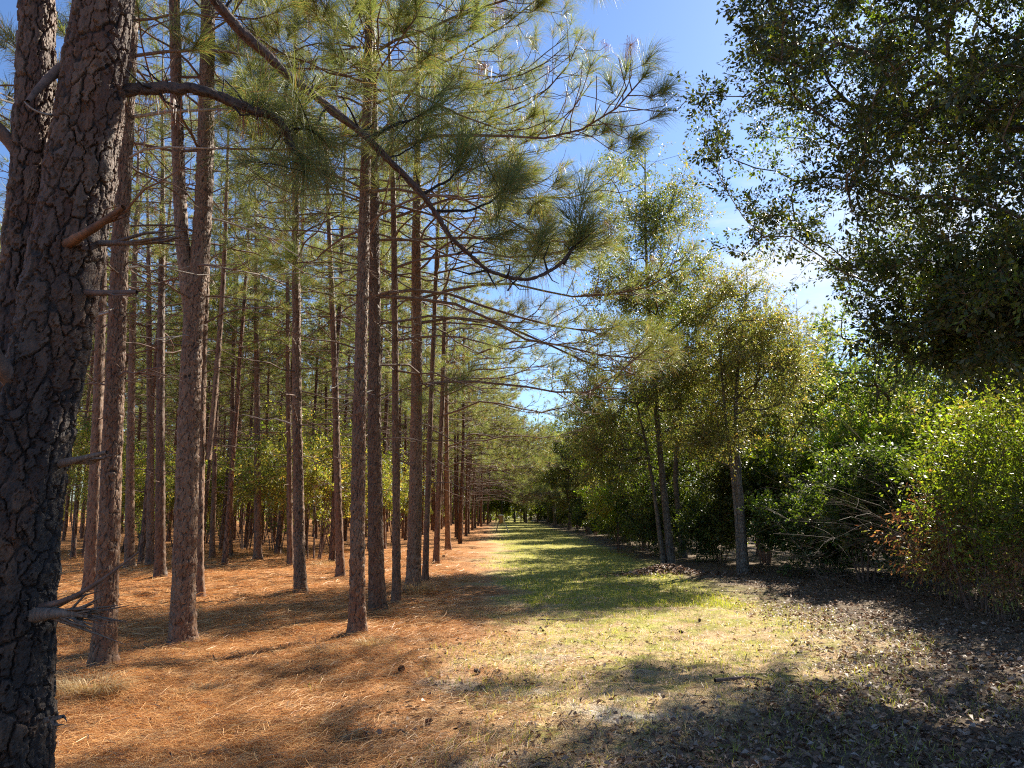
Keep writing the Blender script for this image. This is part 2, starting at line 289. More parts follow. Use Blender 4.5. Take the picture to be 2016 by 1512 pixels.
# ---------------------------------------------------------------- ground: one sheet to the horizon
def rowx(y): return -1.75 - 0.021 * y
def ground_material():
    m, t, o = mat('forest_floor'); tcn = t.nodes.new('ShaderNodeTexCoord'); P = tcn.outputs['Object']
    sp = t.nodes.new('ShaderNodeSeparateXYZ'); t.links.new(P, sp.inputs[0]); X, Y = sp.outputs[0], sp.outputs[1]
    nb = noise(t, P, 0.55, 4); nm = noise(t, P, 2.4, 5, 0.6); nf = noise(t, P, 17, 6, 0.7); nf2 = noise(t, P, 55, 4, 0.7)
    s = mathn(t, 'ADD', X, mathn(t, 'ADD', mathn(t, 'MULTIPLY', Y, 0.021), 1.75))           # metres right of the pine row
    s = mathn(t, 'ADD', s, mathn(t, 'ADD', mathn(t, 'MULTIPLY', mathn(t, 'SUBTRACT', nb, 0.5), 4.2), mathn(t, 'MULTIPLY', mathn(t, 'SUBTRACT', nm, 0.5), 1.3)))
    straw = ramp(t, mathn(t, 'ADD', mathn(t, 'MULTIPLY', nf, 0.6), mathn(t, 'MULTIPLY', nm, 0.4)), [(0.32, (0.14, 0.050, 0.018)), (0.48, (0.40, 0.17, 0.056)), (0.64, (0.60, 0.325, 0.14))])
    tan = ramp(t, mathn(t, 'ADD', mathn(t, 'MULTIPLY', nf, 0.55), mathn(t, 'MULTIPLY', nf2, 0.45)), [(0.32, (0.30, 0.18, 0.08)), (0.5, (0.55, 0.375, 0.20)), (0.68, (0.70, 0.55, 0.34))])
    grass = ramp(t, mathn(t, 'ADD', mathn(t, 'MULTIPLY', nf, 0.5), mathn(t, 'MULTIPLY', nf2, 0.5)), [(0.32, (0.17, 0.165, 0.04)), (0.5, (0.36, 0.34, 0.075)), (0.66, (0.54, 0.46, 0.16))])
    sand = ramp(t, nf, [(0.3, (0.34, 0.30, 0.245)), (0.7, (0.58, 0.53, 0.45))])
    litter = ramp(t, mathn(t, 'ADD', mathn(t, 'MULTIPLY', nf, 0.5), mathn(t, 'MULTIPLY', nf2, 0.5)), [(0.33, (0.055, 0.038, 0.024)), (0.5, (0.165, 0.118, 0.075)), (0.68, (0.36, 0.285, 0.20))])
    c = mixc(t, maprange(t, s, 0.6, 2.2, 0, 1, True), straw, tan)
    green = mathn(t, 'MULTIPLY', maprange(t, s, 1.3, 2.6, 0, 1, True), maprange(t, mathn(t, 'ADD', nm, maprange(t, Y, 6, 26, -0.12, 0.28)), 0.36, 0.58, 0, 1, True))
    c = mixc(t, green, c, grass)
    sm = mathn(t, 'MULTIPLY', mathn(t, 'MULTIPLY', maprange(t, s, 0.4, 1.2, 0, 1), maprange(t, s, 5.0, 3.4, 0, 1)), maprange(t, noise(t, P, 0.9, 5, 0.62), 0.52, 0.66, 0, 0.9, True))
    sm = mathn(t, 'MULTIPLY', sm, maprange(t, Y, 11, 6.5, 0, 1))
    c = mixc(t, sm, c, sand)
    rl = mathn(t, 'ADD', s, maprange(t, Y, 4.5, 9.2, 3.9, -0.2))  # near ground: real soil and litter tone, deepened with painted oak shade
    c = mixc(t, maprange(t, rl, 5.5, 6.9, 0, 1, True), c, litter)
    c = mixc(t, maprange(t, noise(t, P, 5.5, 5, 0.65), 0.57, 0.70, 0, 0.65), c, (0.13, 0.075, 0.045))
    c = mixc(t, 1.0, c, ramp(t, noise(t, P, 1.3, 6, 0.65), [(0.3, (0.68, 0.64, 0.62)), (0.5, (0.95, 0.95, 0.95)), (0.7, (1.18, 1.2, 1.22))]), 'MULTIPLY')
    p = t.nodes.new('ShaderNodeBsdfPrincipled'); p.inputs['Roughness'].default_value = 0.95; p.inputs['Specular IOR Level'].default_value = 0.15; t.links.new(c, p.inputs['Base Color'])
    b = t.nodes.new('ShaderNodeBump'); b.inputs['Strength'].default_value = 0.9; b.inputs['Distance'].default_value = 0.04
    t.links.new(mathn(t, 'ADD', nf, mathn(t, 'MULTIPLY', nf2, 0.5)), b.inputs['Height']); t.links.new(b.outputs[0], p.inputs['Normal'])
    t.links.new(p.outputs[0], o.inputs[0]); return m

# ---------------------------------------------------------------- pine trees
PX = {}   # every standing spot taken so far
def vnoise(rng, n, m, gz, gx):
    """Smooth noise on n rings by m columns, wrapping round the stem; gz, gx = grid cells along and around."""
    gz, gx = max(2, int(gz)), max(2, int(gx)); g = rng.normal(0, 1, (gz + 3, gx)); z = np.arange(n) / n * gz; x = np.arange(m) / m * gx
    iz, ix = z.astype(int), x.astype(int); fz = z - iz; fx = x - ix; fz = (fz * fz * (3 - 2 * fz))[:, None]; fx = (fx * fx * (3 - 2 * fx))[None]
    A = lambda a, b: g[(iz + a)[:, None], ((ix + b) % gx)[None]]
    return (A(0, 0) * (1 - fx) + A(0, 1) * fx) * (1 - fz) + (A(1, 0) * (1 - fx) + A(1, 1) * fx) * fz
def cells(rng, zz, xx, nr, nc):
    iz, ix = np.floor(zz).astype(int), np.floor(xx).astype(int); jx, jy, pid = rng.uniform(-.45, .45, (nr, nc)), rng.uniform(-.45, .45, (nr, nc)), rng.random((nr, nc))
    f1 = np.full(zz.shape, 9.0); f2 = f1.copy(); idv = np.zeros(zz.shape)
    for a in (-1, 0, 1):
        for b in (-1, 0, 1):
            r_, c_ = np.clip(iz + a, 0, nr - 1), (ix + b) % nc; d = np.hypot(xx - (ix + b + .5 + jx[r_, c_]), zz - (iz + a + .5 + jy[r_, c_])); cl = d < f1
            f2 = np.where(cl, f1, np.minimum(f2, d)); idv = np.where(cl, pid[r_, c_], idv); f1 = np.where(cl, d, f1)
    return f2 - f1, idv
def unroll_plates(rng, n, m, cw, ch, per, hgt):
    """Flaky bark on the unrolled stem: long ragged plates split by furrows, each plate scaled by thinner flakes."""
    w1 = vnoise(rng, n, m, hgt / ch * 1.3, per / cw * .8); w2 = vnoise(rng, n, m, hgt / ch * 4, per / cw * 2.2); w3 = vnoise(rng, n, m, hgt / ch * 1.3, per / cw * .9); w4 = vnoise(rng, n, m, hgt / ch * 9, per / cw * 3)
    w5 = rng.normal(0, 1, (n, m)); w5 = (w5 + np.roll(w5, 1, 0) + np.roll(w5, 1, 1) + np.roll(w5, -1, 0)) / 2
    nc = max(3, round(per / cw)); z = np.arange(n)[:, None] / max(n - 1, 1) * hgt / ch; x = np.arange(m)[None] / m * nc
    zz = z + 2.5 + .26 * w1 + .14 * w2; xx = x + .20 * w3 + .12 * w2 + .07 * w4; e1, p1 = cells(rng, zz, xx, int(hgt / ch) + 9, nc)
    k = 2; zz2 = (z + 2) * 2.1 + .5 * w3 + .4 * w2 + .12 * w5; xx2 = x * k + .4 * w1 + .3 * w4 + .12 * w5; e2, p2 = cells(rng, zz2, xx2, int(hgt / ch * 2.1) + 16, nc * k)
    fur = np.clip(e1 / .16 + .10 * w4 + .06 * w5, 0, 1); fur = fur * fur * (3 - 2 * fur)
    hgtm = fur * (.72 + .30 * (p1 - .5) + .62 * (np.floor(p2 * 4) / 3 - .5) - .12 * np.clip(1 - e2 / .10, 0, 1)) + .06 * w4 * fur + .03 * w5 * fur
    return fur, hgtm, np.clip(.5 * p1 + .5 * p2 + .08 * w2, 0, 1)

def smooth_path(pts, n):
    pts = np.asarray(pts, float); s = np.concatenate([[0], np.cumsum(np.linalg.norm(np.diff(pts, axis=0), axis=1))])
    q = np.linspace(0, s[-1], n); out = np.stack([np.interp(q, s, pts[:, k]) for k in range(3)], 1)
    k = max(1, n // (len(pts) * 4))
    for _ in range(3):
        pad = np.vstack([2 * out[0] - out[k:0:-1], out, 2 * out[-1] - out[-2:-2 - k:-1]]) if k > 0 else out
        ker = np.ones(2 * k + 1) / (2 * k + 1); sm = np.stack([np.convolve(pad[:, j], ker, 'valid') for j in range(3)], 1)
        sm[0], sm[-1] = out[0], out[-1]; out = sm
    return out

def barky_trunk(mb, rng, path, rad, sides, step, cw, ch, depth, flare=0.5, nodes=0.06):
    """A trunk with real bark plates and swellings at the branch whorls."""
    Ls = np.linalg.norm(np.diff(path, axis=0), axis=1).sum(); n = max(6, int(Ls / step)); p = smooth_path(path, n)
    z = np.linspace(0, Ls, n); r = np.interp(np.linspace(0, 1, n), np.linspace(0, 1, len(rad)), rad)
    r = r * (1 + flare * np.exp(-z / 0.2) + nodes * np.maximum(0, np.cos(z * 2 * math.pi / 0.62 + rng.random() * 6)) ** 8)
    e, hm, pid = unroll_plates(rng, n, sides, cw, ch, 2 * math.pi * float(r.mean()), Ls); th = np.arange(sides) * 2 * math.pi / sides
    ofs = depth * 1.5 * (hm - .55) + rng.normal(0, depth * .07, (n, sides))
    lump = 0.05 * r[:, None] * np.sin(th[None] * 3 + z[:, None] * 0.8 + rng.random() * 6) * (1 + 3 * np.exp(-z / 0.2))[:, None]
    v, f = tube(mb, p, r, sides, ofs=ofs + lump); mb.add(v, f, 0, e.ravel(), pid.ravel())
    return p, r

def bcurve(rng, p0, az, pitch, L, n, droop, up, wig):
    pts = [np.array(p0, float)]; st = L / (n - 1)
    for i in range(1, n):
        s = i / (n - 1); a = pitch - droop * min(1, s * 1.6) + up * max(0, (s - .5) / .5) ** 1.4 + rng.normal(0, wig * .7); az += rng.normal(0, wig)
        pts.append(pts[-1] + st * np.array([math.cos(az) * math.cos(a), math.sin(az) * math.cos(a), math.sin(a)]))
    return np.array(pts), az

def live_branch(rng, wood, leaf, p0, az, L, r, pitch=0.35, droop=0.45, up=0.75, nn=40, Ln=0.26, hw=0.004, two=True, sides=6, brown=0.08, dens=1.0, startneedles=0.3):
    pts, _ = bcurve(rng, p0, az, pitch, L, 9, droop, up, 0.15)
    add_tube(wood, pts, np.linspace(r, r * .32, 9), sides)
    P, D = [pts[-1]], [pts[-1] - pts[-2]]; PB, DB = [], []
    k = max(2, int(L * 3.2 * dens)); sA, sB = [], []
    for j, s in enumerate(np.linspace(startneedles, 0.94, k)):
        q = s * 8; i = int(q); b = pts[i] + (pts[min(i + 1, 8)] - pts[i]) * (q - i); tg = pts[min(i + 1, 8)] - pts[i]
        a2 = math.atan2(tg[1], tg[0]) + (1 if j % 2 else -1) * rng.uniform(.5, 1.2); l2 = max(.16, L * rng.uniform(.16, .40) * (1.15 - .6 * s))
        sp, a3 = bcurve(rng, b, a2, rng.uniform(-.25, .45), l2, 5, 0.25, 0.9, 0.14)
        add_tube(wood, sp, np.linspace(r * .34, r * .17, 5), 4)
        if rng.random() < 0.30: continue
        (PB if rng.random() < brown else P).append(sp[-1]); (DB if len(PB) > len(DB) else D).append(sp[-1] - sp[-2])
        if l2 > .4:
            for side in (-1, 1):
                if rng.random() < .60:
                    s3, _ = bcurve(rng, sp[2], a3 + side * rng.uniform(.5, 1.0), rng.uniform(-.2, .5), l2 * rng.uniform(.3, .6), 4, 0.2, 0.8, .15)
                    add_tube(wood, s3, np.linspace(r * .2, r * .12, 4), 3); P.append(s3[-1]); D.append(s3[-1] - s3[-2])
    add_needles(leaf, P, D, int(nn * 1.45), Ln, hw, rng, 0.38, 0, two, 8, 70, .13)
    if PB: add_needles(leaf, PB, np.array(DB) + np.array([0, 0, -1.2]) * np.linalg.norm(DB, axis=1)[:, None], max(6, nn // 2), Ln * .85, hw, rng, 1.6, 1, two)

def dead_branch(rng, wood, p0, az, L, r):
    pts, _ = bcurve(rng, p0, az, rng.uniform(-.1, .5), L, 6, rng.uniform(.1, .6), rng.uniform(-.2, .5), .16)
    add_tube(wood, pts, np.linspace(r, r * .3, 6), 5)
    for j in range(rng.integers(1, 6)):
        i = rng.integers(1, 5); sp, _ = bcurve(rng, pts[i], az + rng.choice([-1, 1]) * rng.uniform(.4, 1.1), rng.uniform(-.3, .4), L * rng.uniform(.15, .45), 4, .2, .3, .2)
        add_tube(wood, sp, np.linspace(r * .45, r * .2, 4), 4)

def axis_at(path, h):
    z = path[:, 2]; return np.array([np.interp(h, z, path[:, 0]), np.interp(h, z, path[:, 1]), h])

def pine_branches(rng, path, r0, H, base, dead0, edge=None, hmax=99, nn=26, Ln=0.27, hw=0.007, two=False, dens=1.0):
    """Yields (kind, wood, leaf) for every branch up the stem. edge = (az, spread, low) grows long live limbs into the open lane."""
    out = []; h = dead0; a0 = rng.random() * 6
    while h < min(H - .5, hmax):
        t = (h - base) / (H - base); nb = rng.integers(2, 5)
        for j in range(nb):
            az = a0 + j * 2 * math.pi / nb + rng.normal(0, .35); hh = h + rng.normal(0, .06); p0 = axis_at(path, hh)
            toward = 0.0
            if edge is not None:
                da = (az - edge[0] + math.pi) % (2 * math.pi) - math.pi; toward = math.exp(-(da / edge[1]) ** 2)
            live = t > 0 or (edge is not None and toward > .35 and h > edge[2] and rng.random() < .6)
            wd, lf = MB(), MB()
            if live:
                tt = min(max(t, 0), 1); L = (2.3 * (1 - tt) ** .7 + .5) * rng.uniform(.65, 1.1) * (1 + (edge[3] if edge else 0) * toward)
                live_branch(rng, wd, lf, p0, az, L, 0.008 + L * .0042, rng.uniform(.1, .45) + tt * .45, .35 + .25 * toward, .8, nn, Ln, hw, two, 6 if two else 4, .10, dens, .32 if tt > .15 else .6)
                out.append(('branch', wd, lf))
            elif rng.random() < .88:
                L = rng.uniform(.35, 2.3) * (0.55 + .6 * (h - dead0) / max(.1, base - dead0)); dead_branch(rng, wd, p0, az, L, .0075 + L * .006); out.append(('dead_branch', wd, None))
        h += rng.uniform(.42, .68); a0 += 1.1
    return out

SPOTS = []
def hero_pine(seed, base, via, wpx, label, group=None, H=14.5, crown=6.3, dead0=2.2, parts=True, sides=48, step=0.03, edge=None, nn=40, Ln=.27, hw=.004, two=True, hmax=99, dens=1.0, bark='bark_near', extra=None, crop=True):
    rng = np.random.default_rng(seed); g = ground_at(*base); g[2] = float(gh(g[0], g[1])) - .03; SPOTS.append((g[0], g[1]))
    q = at(via[0], via[1], g[1]); s = (q - g) / (q[2] - g[2]); r0 = wpx / F * np.linalg.norm(g - np.array([0, 0, CAMH])) / 2 * .88
    hs = np.linspace(0, H, 14); wig = np.cumsum(rng.normal(0, .010, (14, 2)), 0); wig -= np.outer(hs / H, wig[-1])
    path = np.stack([s[0] * hs + wig[:, 0], s[1] * hs + wig[:, 1], hs], 1); rad = r0 * np.array([1, .94, .86, .80, .75, .71, .66, .60, .52, .43, .33, .23, .13, .04])
    root = thing('pine_tree', g, label, 'pine tree', group)
    tb = MB()
    if sides:
        k = 9
        barky_trunk(tb, rng, path[:k], rad[:k], sides, step, .040, .115, min(.011, r0 * .12)); v, f = tube(tb, path[k - 1:], rad[k - 1:], 10); tb.add(v, f, 0, np.full(len(v), .6))
    if extra: extra(tb, rng, path, rad, g)
    tb.build('trunk', M[bark], root, attr=True)
    bl = pine_branches(rng, path, r0, H, crown, dead0, edge, hmax, nn, Ln, hw, two, dens)
    if parts:
        for kd, wd, lf in bl[:98]:
            bo = wd.build(kd, M['twig'] if kd == 'branch' else M['dead'] if rng.random() < .35 else M['twig'], root)
            if lf is not None and lf.n: lf.build('foliage', [M['needle'], M['brown_needle']], bo)
        rest = bl[98:]
    else: rest = bl
    if rest:
        cr = MB(); merge(cr, rest); cr.build('crown', [M['twig'], M['needle'], M['brown_needle']], root)
    return root
def merge(cr, bl):
    for kd, wd, lf in bl:
        off = cr.n; cr.V += wd.V; cr.F += [(f + off, 0) for f, m in wd.F]; cr.A += wd.A; cr.n += wd.n
        if lf is not None and lf.n:
            off = cr.n; cr.V += lf.V; cr.F += [(f + off, m + 1) for f, m in lf.F]; cr.A += lf.A; cr.n += lf.n

# the foreground pine, forked, with its burnt bark and its two long limbs
def px_path(pts): return np.array([at(*p) for p in pts])
def foreground_pine():
    rng = np.random.default_rng(5); b = at(0, 1750, 3.35); b[2] = -.05; SPOTS.append((b[0], b[1]))
    root = thing('pine_tree', b, 'huge close forked pine with sooty flaking bark and torn branch stubs', 'pine tree')
    loc = lambda P: np.asarray(P) - b
    tb = MB()
    main = px_path([(2, 1750, 3.35), (8, 1512, 3.35), (22, 1200, 3.35), (34, 1000, 3.35), (62, 850, 3.37), (102, 700, 3.4), (136, 500, 3.42), (164, 330, 3.45), (192, 150, 3.48), (208, 0, 3.5), (222, -200, 3.55), (232, -800, 3.6), (240, -1700, 3.7)])
    main[0, 2] = -.05
    barky_trunk(tb, rng, loc(main), np.array([.18, .163, .157, .155, .146, .126, .112, .108, .107, .106, .103, .09, .06]), 200, .0072, .055, .17, .012, flare=.12, nodes=.05)
    left = px_path([(50, 900, 3.4), (42, 800, 3.42), (40, 700, 3.45), (46, 560, 3.47), (60, 400, 3.5), (70, 200, 3.52), (76, 0, 3.55), (80, -200, 3.6), (90, -900, 3.7)])
    barky_trunk(tb, rng, loc(left), np.array([.10, .095, .088, .08, .074, .068, .06, .055, .03]), 110, .009, .045, .15, .010, flare=0, nodes=.06)
    tb.build('trunk', M['bark_fore'], root, smooth=False, attr=True)
    def stub(pts, r, m, splinter=0, name='branch_stub', reach=(.056, .035, .025)):
        wb = MB(); P = smooth_path(px_path(pts), 14); rr = np.linspace(r[0], r[1], 14) * (1 + rng.normal(0, .06, 14)); add_tube(wb, loc(P), rr, 10)
        for _ in range(splinter):
            i = rng.integers(3, 10); e = P[-1] + np.abs(rng.normal(0, 1)) * np.array([reach[0], -reach[0] * .3, -.01]) + rng.normal(0, 1, 3) * np.array([.02, reach[1], reach[2]]) * .7; add_tube(wb, loc(np.array([P[i], (P[i] * .55 + e * .45) + rng.normal(0, .012, 3), e])), np.array([.010, .007, .0012]) * rng.uniform(.4, 1.1), 4)
        return wb.build(name, M[m], root)
    stub([(120, 490, 3.35), (150, 470, 3.25), (200, 440, 3.15), (243, 408, 3.1)], (.027, .012), 'torn', 9, reach=(.03, .012, .022))
    stub([(175, 480, 3.42), (215, 478, 3.35), (290, 480, 3.3), (355, 466, 3.25)], (.017, .005), 'old_wood', 6)
    stub([(150, 575, 3.38), (195, 577, 3.3), (270, 575, 3.22)], (.017, .009), 'twig', 2)
    stub([(110, 915, 3.35), (160, 903, 3.25), (210, 890, 3.2)], (.02, .007), 'old_wood', 5, reach=(.03, .012, .015))
    stub([(60, 1212, 3.3), (115, 1206, 3.2), (150, 1208, 3.17), (175, 1213, 3.15)], (.034, .007), 'old_wood', 26, reach=(.11, .05, .075))
    stub([(80, 1195, 3.3), (140, 1180, 3.2), (205, 1140, 3.1), (275, 1085, 3.05)], (.014, .003), 'twig')
    stub([(90, 1418, 3.3), (124, 1412, 3.2)], (.013, .004), 'old_wood', 3, reach=(.02, .01, .01))
    stub([(140, 128, 3.45), (110, 140, 3.4), (70, 180, 3.3), (55, 200, 3.25)], (.03, .010), 'twig')
    stub([(70, 780, 3.35), (30, 760, 3.3), (0, 720, 3.2), (-40, 660, 3.1)], (.045, .03), 'twig')
    stub([(60, 330, 3.5), (35, 300, 3.5), (0, 255, 3.45), (-40, 220, 3.4)], (.035, .028), 'twig')
    stub([(130, 222, 3.45), (95, 228, 3.35), (60, 215, 3.3), (48, 200, 3.3)], (.009, .003), 'dead')
    # limbs that cross the picture
    def limb(pts, r, subs, nn=105):
        wb, lf = MB(), MB(); P = px_path(pts); P[1:-1] += rng.normal(0, .022, (len(P) - 2, 3)); P = smooth_path(P, 26); P[1:-1] += rng.normal(0, .008, (24, 3))
        barky_trunk(wb, rng, loc(P), np.array([r[0], r[0] * .85 + r[1] * .15, r[0] * .6 + r[1] * .4, r[1] * 1.5, r[1]]), 26, .012, .03, .07, r[0] * .16, flare=0, nodes=.16)
        for _ in range(int(len(pts) * 2.2)):
            i = rng.integers(2, 25); a = rng.normal(0, 1, 3); a = a / np.linalg.norm(a) * rng.uniform(.04, .24); k_ = P[i] + a * .5 + rng.normal(0, .02, 3); add_tube(wb, loc(np.array([P[i], k_, P[i] + a + np.array([0, 0, .03])])), np.array([.008, .006, .003]) * rng.uniform(.5, 1.1), 5)
        tp, td = [], []
        for sp, sr, tuft in subs:
            Q = smooth_path(px_path(sp), 12); Q[1:-1] += rng.normal(0, .004, (10, 3)); add_tube(wb, loc(Q), np.linspace(sr, sr * .4, 12), 7)
            if tuft:
                tp += [Q[-1], Q[-2]]; td += [Q[-1] - Q[-3], Q[-1] - Q[-4] + rng.normal(0, .02, 3)]
                for q in range(tuft - 1):
                    i = rng.integers(5, 11); a = Q[i] + rng.normal(0, .10, 3) + np.array([0, 0, .06]); add_tube(wb, loc(np.array([Q[i], (Q[i] + a) / 2 + rng.normal(0, .01, 3), a])), np.array([sr * .4, sr * .35, sr * .25]), 5); tp.append(a); td.append(a - Q[i] + (Q[-1] - Q[-4]) * .6)
        bo = wb.build('branch', M['bark_limb'], root, attr=True)
        add_needles(lf, loc(np.array(tp)), np.array(td), nn, .30, .0012, rng, .5, 0, True, 8, 75, .2)
        # straw draped over the limb
        k = rng.integers(4, 24, 40); add_needles(lf, loc(P[k] + rng.normal(0, .012, (40, 3))), np.tile([[0.1, -.1, -1.0]], (40, 1)), 3, .20, .0013, rng, .8, 1, True, 2, 25, .03)
        lf.build('foliage', [M['needle'], M['brown_needle']], bo)
    limb([(225, 178, 3.5), (290, 176, 3.5), (400, 190, 3.55), (470, 216, 3.6), (540, 258, 3.7), (578, 300, 3.75)], (.030, .014),
         [([(545, 262, 3.7), (585, 250, 3.75), (620, 262, 3.8), (640, 275, 3.8)], .008, 4), ([(560, 275, 3.72), (590, 310, 3.7), (600, 345, 3.65)], .007, 3), ([(505, 235, 3.65), (520, 215, 3.7), (548, 215, 3.75)], .006, 3), ([(575, 300, 3.75), (610, 330, 3.9), (640, 345, 4.0)], .006, 3)])
    limb([(225, -330, 3.6), (300, -150, 3.7), (410, 0, 3.9), (480, 75, 4.0), (560, 155, 4.1), (640, 215, 4.2), (720, 275, 4.3), (790, 340, 4.4), (850, 400, 4.5), (880, 470, 4.55), (925, 540, 4.6), (990, 572, 4.7), (1060, 560, 4.8), (1115, 515, 4.9), (1150, 452, 5.0)], (.031, .007),
         [([(720, 275, 4.3), (770, 250, 4.35), (830, 228, 4.4), (858, 205, 4.45)], .010, 6), ([(826, 382, 4.45), (868, 365, 4.5), (910, 330, 4.55), (922, 298, 4.6)], .010, 6),
          ([(860, 415, 4.5), (920, 418, 4.6), (962, 404, 4.7), (1000, 370, 4.8), (1010, 340, 4.85)], .010, 6), ([(1110, 520, 4.9), (1140, 470, 5.0), (1152, 445, 5.0)], .009, 7), ([(760, 312, 4.35), (800, 300, 4.5), (840, 262, 4.6)], .007, 4),
          ([(1000, 572, 4.7), (1060, 500, 4.9), (1075, 460, 5.0)], .006, 3), ([(640, 215, 4.2), (625, 245, 4.1), (600, 258, 4.1)], .008, 0), ([(565, 160, 4.1), (562, 215, 4.1), (556, 250, 4.1)], .012, 0), ([(440, 30, 3.95), (470, -30, 4.0), (500, -80, 4.0)], .010, 4), ([(900, 500, 4.6), (960, 470, 4.7), (1000, 455, 4.8)], .006, 3)])
    cr = MB(); merge(cr, pine_branches(rng, loc(main), .12, 12.5, 6.8, 5.8, None, 99, 40, .28, .003, True)); cr.build('crown', [M['twig'], M['needle'], M['brown_needle']], root)
foreground_pine()

def fork_d(tb, rng, path, rad, g):          # two stems from one bole
    Y = g[1]; P1 = px_path([(357, 1270, Y), (366, 1000, Y), (377, 700, Y), (383, 600, Y), (397, 500, Y + .02), (405, 300, Y + .03), (409, 0, Y + .05), (412, -400, Y), (415, -1000, Y)]) - g; P1[0, 2] = 0
    barky_trunk(tb, rng, P1, np.array([.135, .125, .115, .10, .083, .078, .072, .06, .03]), 110, .015, .040, .115, .011)
    P2 = px_path([(380, 640, Y), (376, 585, Y - .02), (362, 530, Y - .03), (354, 400, Y), (347, 200, Y), (343, 0, Y), (340, -400, Y), (338, -900, Y)]) - g
    barky_trunk(tb, rng, P2, np.array([.085, .078, .068, .064, .06, .055, .042, .02]), 48, .022, .045, .11, .010, flare=0)
def fork_e(tb, rng, path, rad, g):
    Y = g[1]; P2 = px_path([(410, 905, Y), (418, 830, Y), (426, 740, Y), (437, 600, Y), (444, 450, Y), (450, 250, Y)]) - g
    barky_trunk(tb, rng, P2, np.array([.05, .046, .042, .038, .03, .02]), 20, .05, .05, .11, .006, flare=0)

LANE = (0.05, 0.9)
hero_pine(11, (200, 1325), (241, 300), 40, 'straight pine close behind the huge forked pine, dry grass at its foot', sides=110, step=.015, hw=.0019, nn=58, dead0=3.0)
hero_pine(12, (357, 1270), (377, 700), 35, 'pine that forks into two stems halfway up, standing on open orange straw', sides=0, H=13.5, hw=.0019, nn=56, dead0=3.2, extra=fork_d)
hero_pine(13, (178, 1170), (200, 560), 24, 'dark pine half hidden between the huge pine and the straight pine beside it', sides=40, step=.04, parts=False, hw=.0034, nn=32, two=False)
hero_pine(14, (391, 1182), (405, 500), 21, 'pine with a thin second stem leaning off, just behind the two-stemmed pine', sides=40, step=.035, parts=False, hw=.0034, nn=32, two=False, extra=fork_e)
hero_pine(15, (316, 1142), (319, 500), 20, 'sunlit-edged pine left of the two-stemmed pine, a slimmer one close at its left', sides=32, step=.04, parts=False, hw=.0038, nn=29, two=False)
hero_pine(16, (296, 1117), (292, 600), 15, 'slimmer pine touching the left edge of a sunlit-edged pine', sides=26, step=.05, parts=False, hw=.0044, nn=28, two=False)
hero_pine(17, (253, 1122), (266, 550), 18, 'pine with a bright sunlit edge and short bare twigs, behind the straight front pine', sides=28, step=.05, parts=False, hw=.0044, nn=28, two=False)
hero_pine(18, (418, 1100), (430, 600), 11, 'thin pine seen in the gap right of the leaning thin stem', sides=18, step=.08, parts=False, hw=.008, nn=24, two=False)
hero_pine(19, (452, 1097), (460, 600), 12, 'thin pine between the leaning stem and a stouter pine by the yellow shrubs', sides=18, step=.08, parts=False, hw=.008, nn=24, two=False)
hero_pine(20, (507, 1105), (504, 600), 16, 'stouter pine before the yellow shrubs with bare curved twigs low on its trunk', sides=26, step=.06, parts=False, hw=.0044, nn=28, two=False)
hero_pine(21, (590, 1172), (584, 400), 24, 'bare-boled pine alone in the middle of the straw, right of the stouter pine', sides=64, step=.022, parts=True, hw=.0022, nn=26, dead0=2.6)
hero_pine(22, (574, 1115), (564, 500), 13, 'slim pine peeping out at the left side of the bare-boled pine', sides=20, step=.07, parts=False, hw=.0044, nn=28, two=False)
hero_pine(23, (671, 1138), (648, 480), 17, 'slim pine leaning left beside yellow shrubs, next to the clearing edge pines', sides=32, step=.04, parts=False, hw=.0038, nn=29, two=False)
hero_pine(24, (700, 1257), (722, 0), 32, 'tall pine at the clearing edge nearest the viewer, its foot on open straw', sides=110, step=.015, edge=(0.2, 1.15, 5.0, .5), crown=5.4, nn=115, Ln=.32, hw=.0016, dead0=3.2, dens=1.45)
hero_pine(25, (742, 1212), (735, 600), 34, 'stout pine with flaring foot directly behind the nearest clearing edge pine', sides=96, step=.016, edge=(-.05, 1.0, 3.6, 1.0), crown=5.4, nn=52, Ln=.29, hw=.0014, dead0=2.8, dens=.9)
hero_pine(26, (784, 1190), (772, 500), 18, 'slender dark pine third along the clearing edge', sides=44, step=.03, edge=(-.2, .9, 4.2, .7), crown=5.8, nn=40, Ln=.28, hw=.0017, dead0=2.6, dens=.85)
hero_pine(27, (813, 1166), (820, 400), 31, 'thick pine along the clearing edge with dead grass and vines round its foot', sides=80, step=.02, edge=(-.15, .9, 3.6, 1.2), crown=5.4, nn=42, Ln=.28, hw=.0018, dead0=2.6, dens=.85)
hero_pine(28, (838, 1150), (857, 600), 13, 'thin pine leaning right against the thick vine-footed pine', sides=30, step=.05, edge=(-.1, .9, 4.6, .9), crown=6, nn=38, hw=.0028, two=False, parts=False)
hero_pine(29, (859, 1111), (874, 700), 13, 'slim leaning pine standing clear in front of orange straw down the lane edge', sides=30, step=.05, edge=(-.2, .9, 3.6, 1.3), crown=5.4, nn=32, hw=.003, two=False, parts=False)
hero_pine(30, (881, 1083), (879, 750), 12, 'reddish lit pine on open straw, last pine standing alone before the far file', sides=26, step=.06, edge=(-.2, .9, 3.2, 1.2), crown=5, nn=30, hw=.0038, two=False, parts=False)

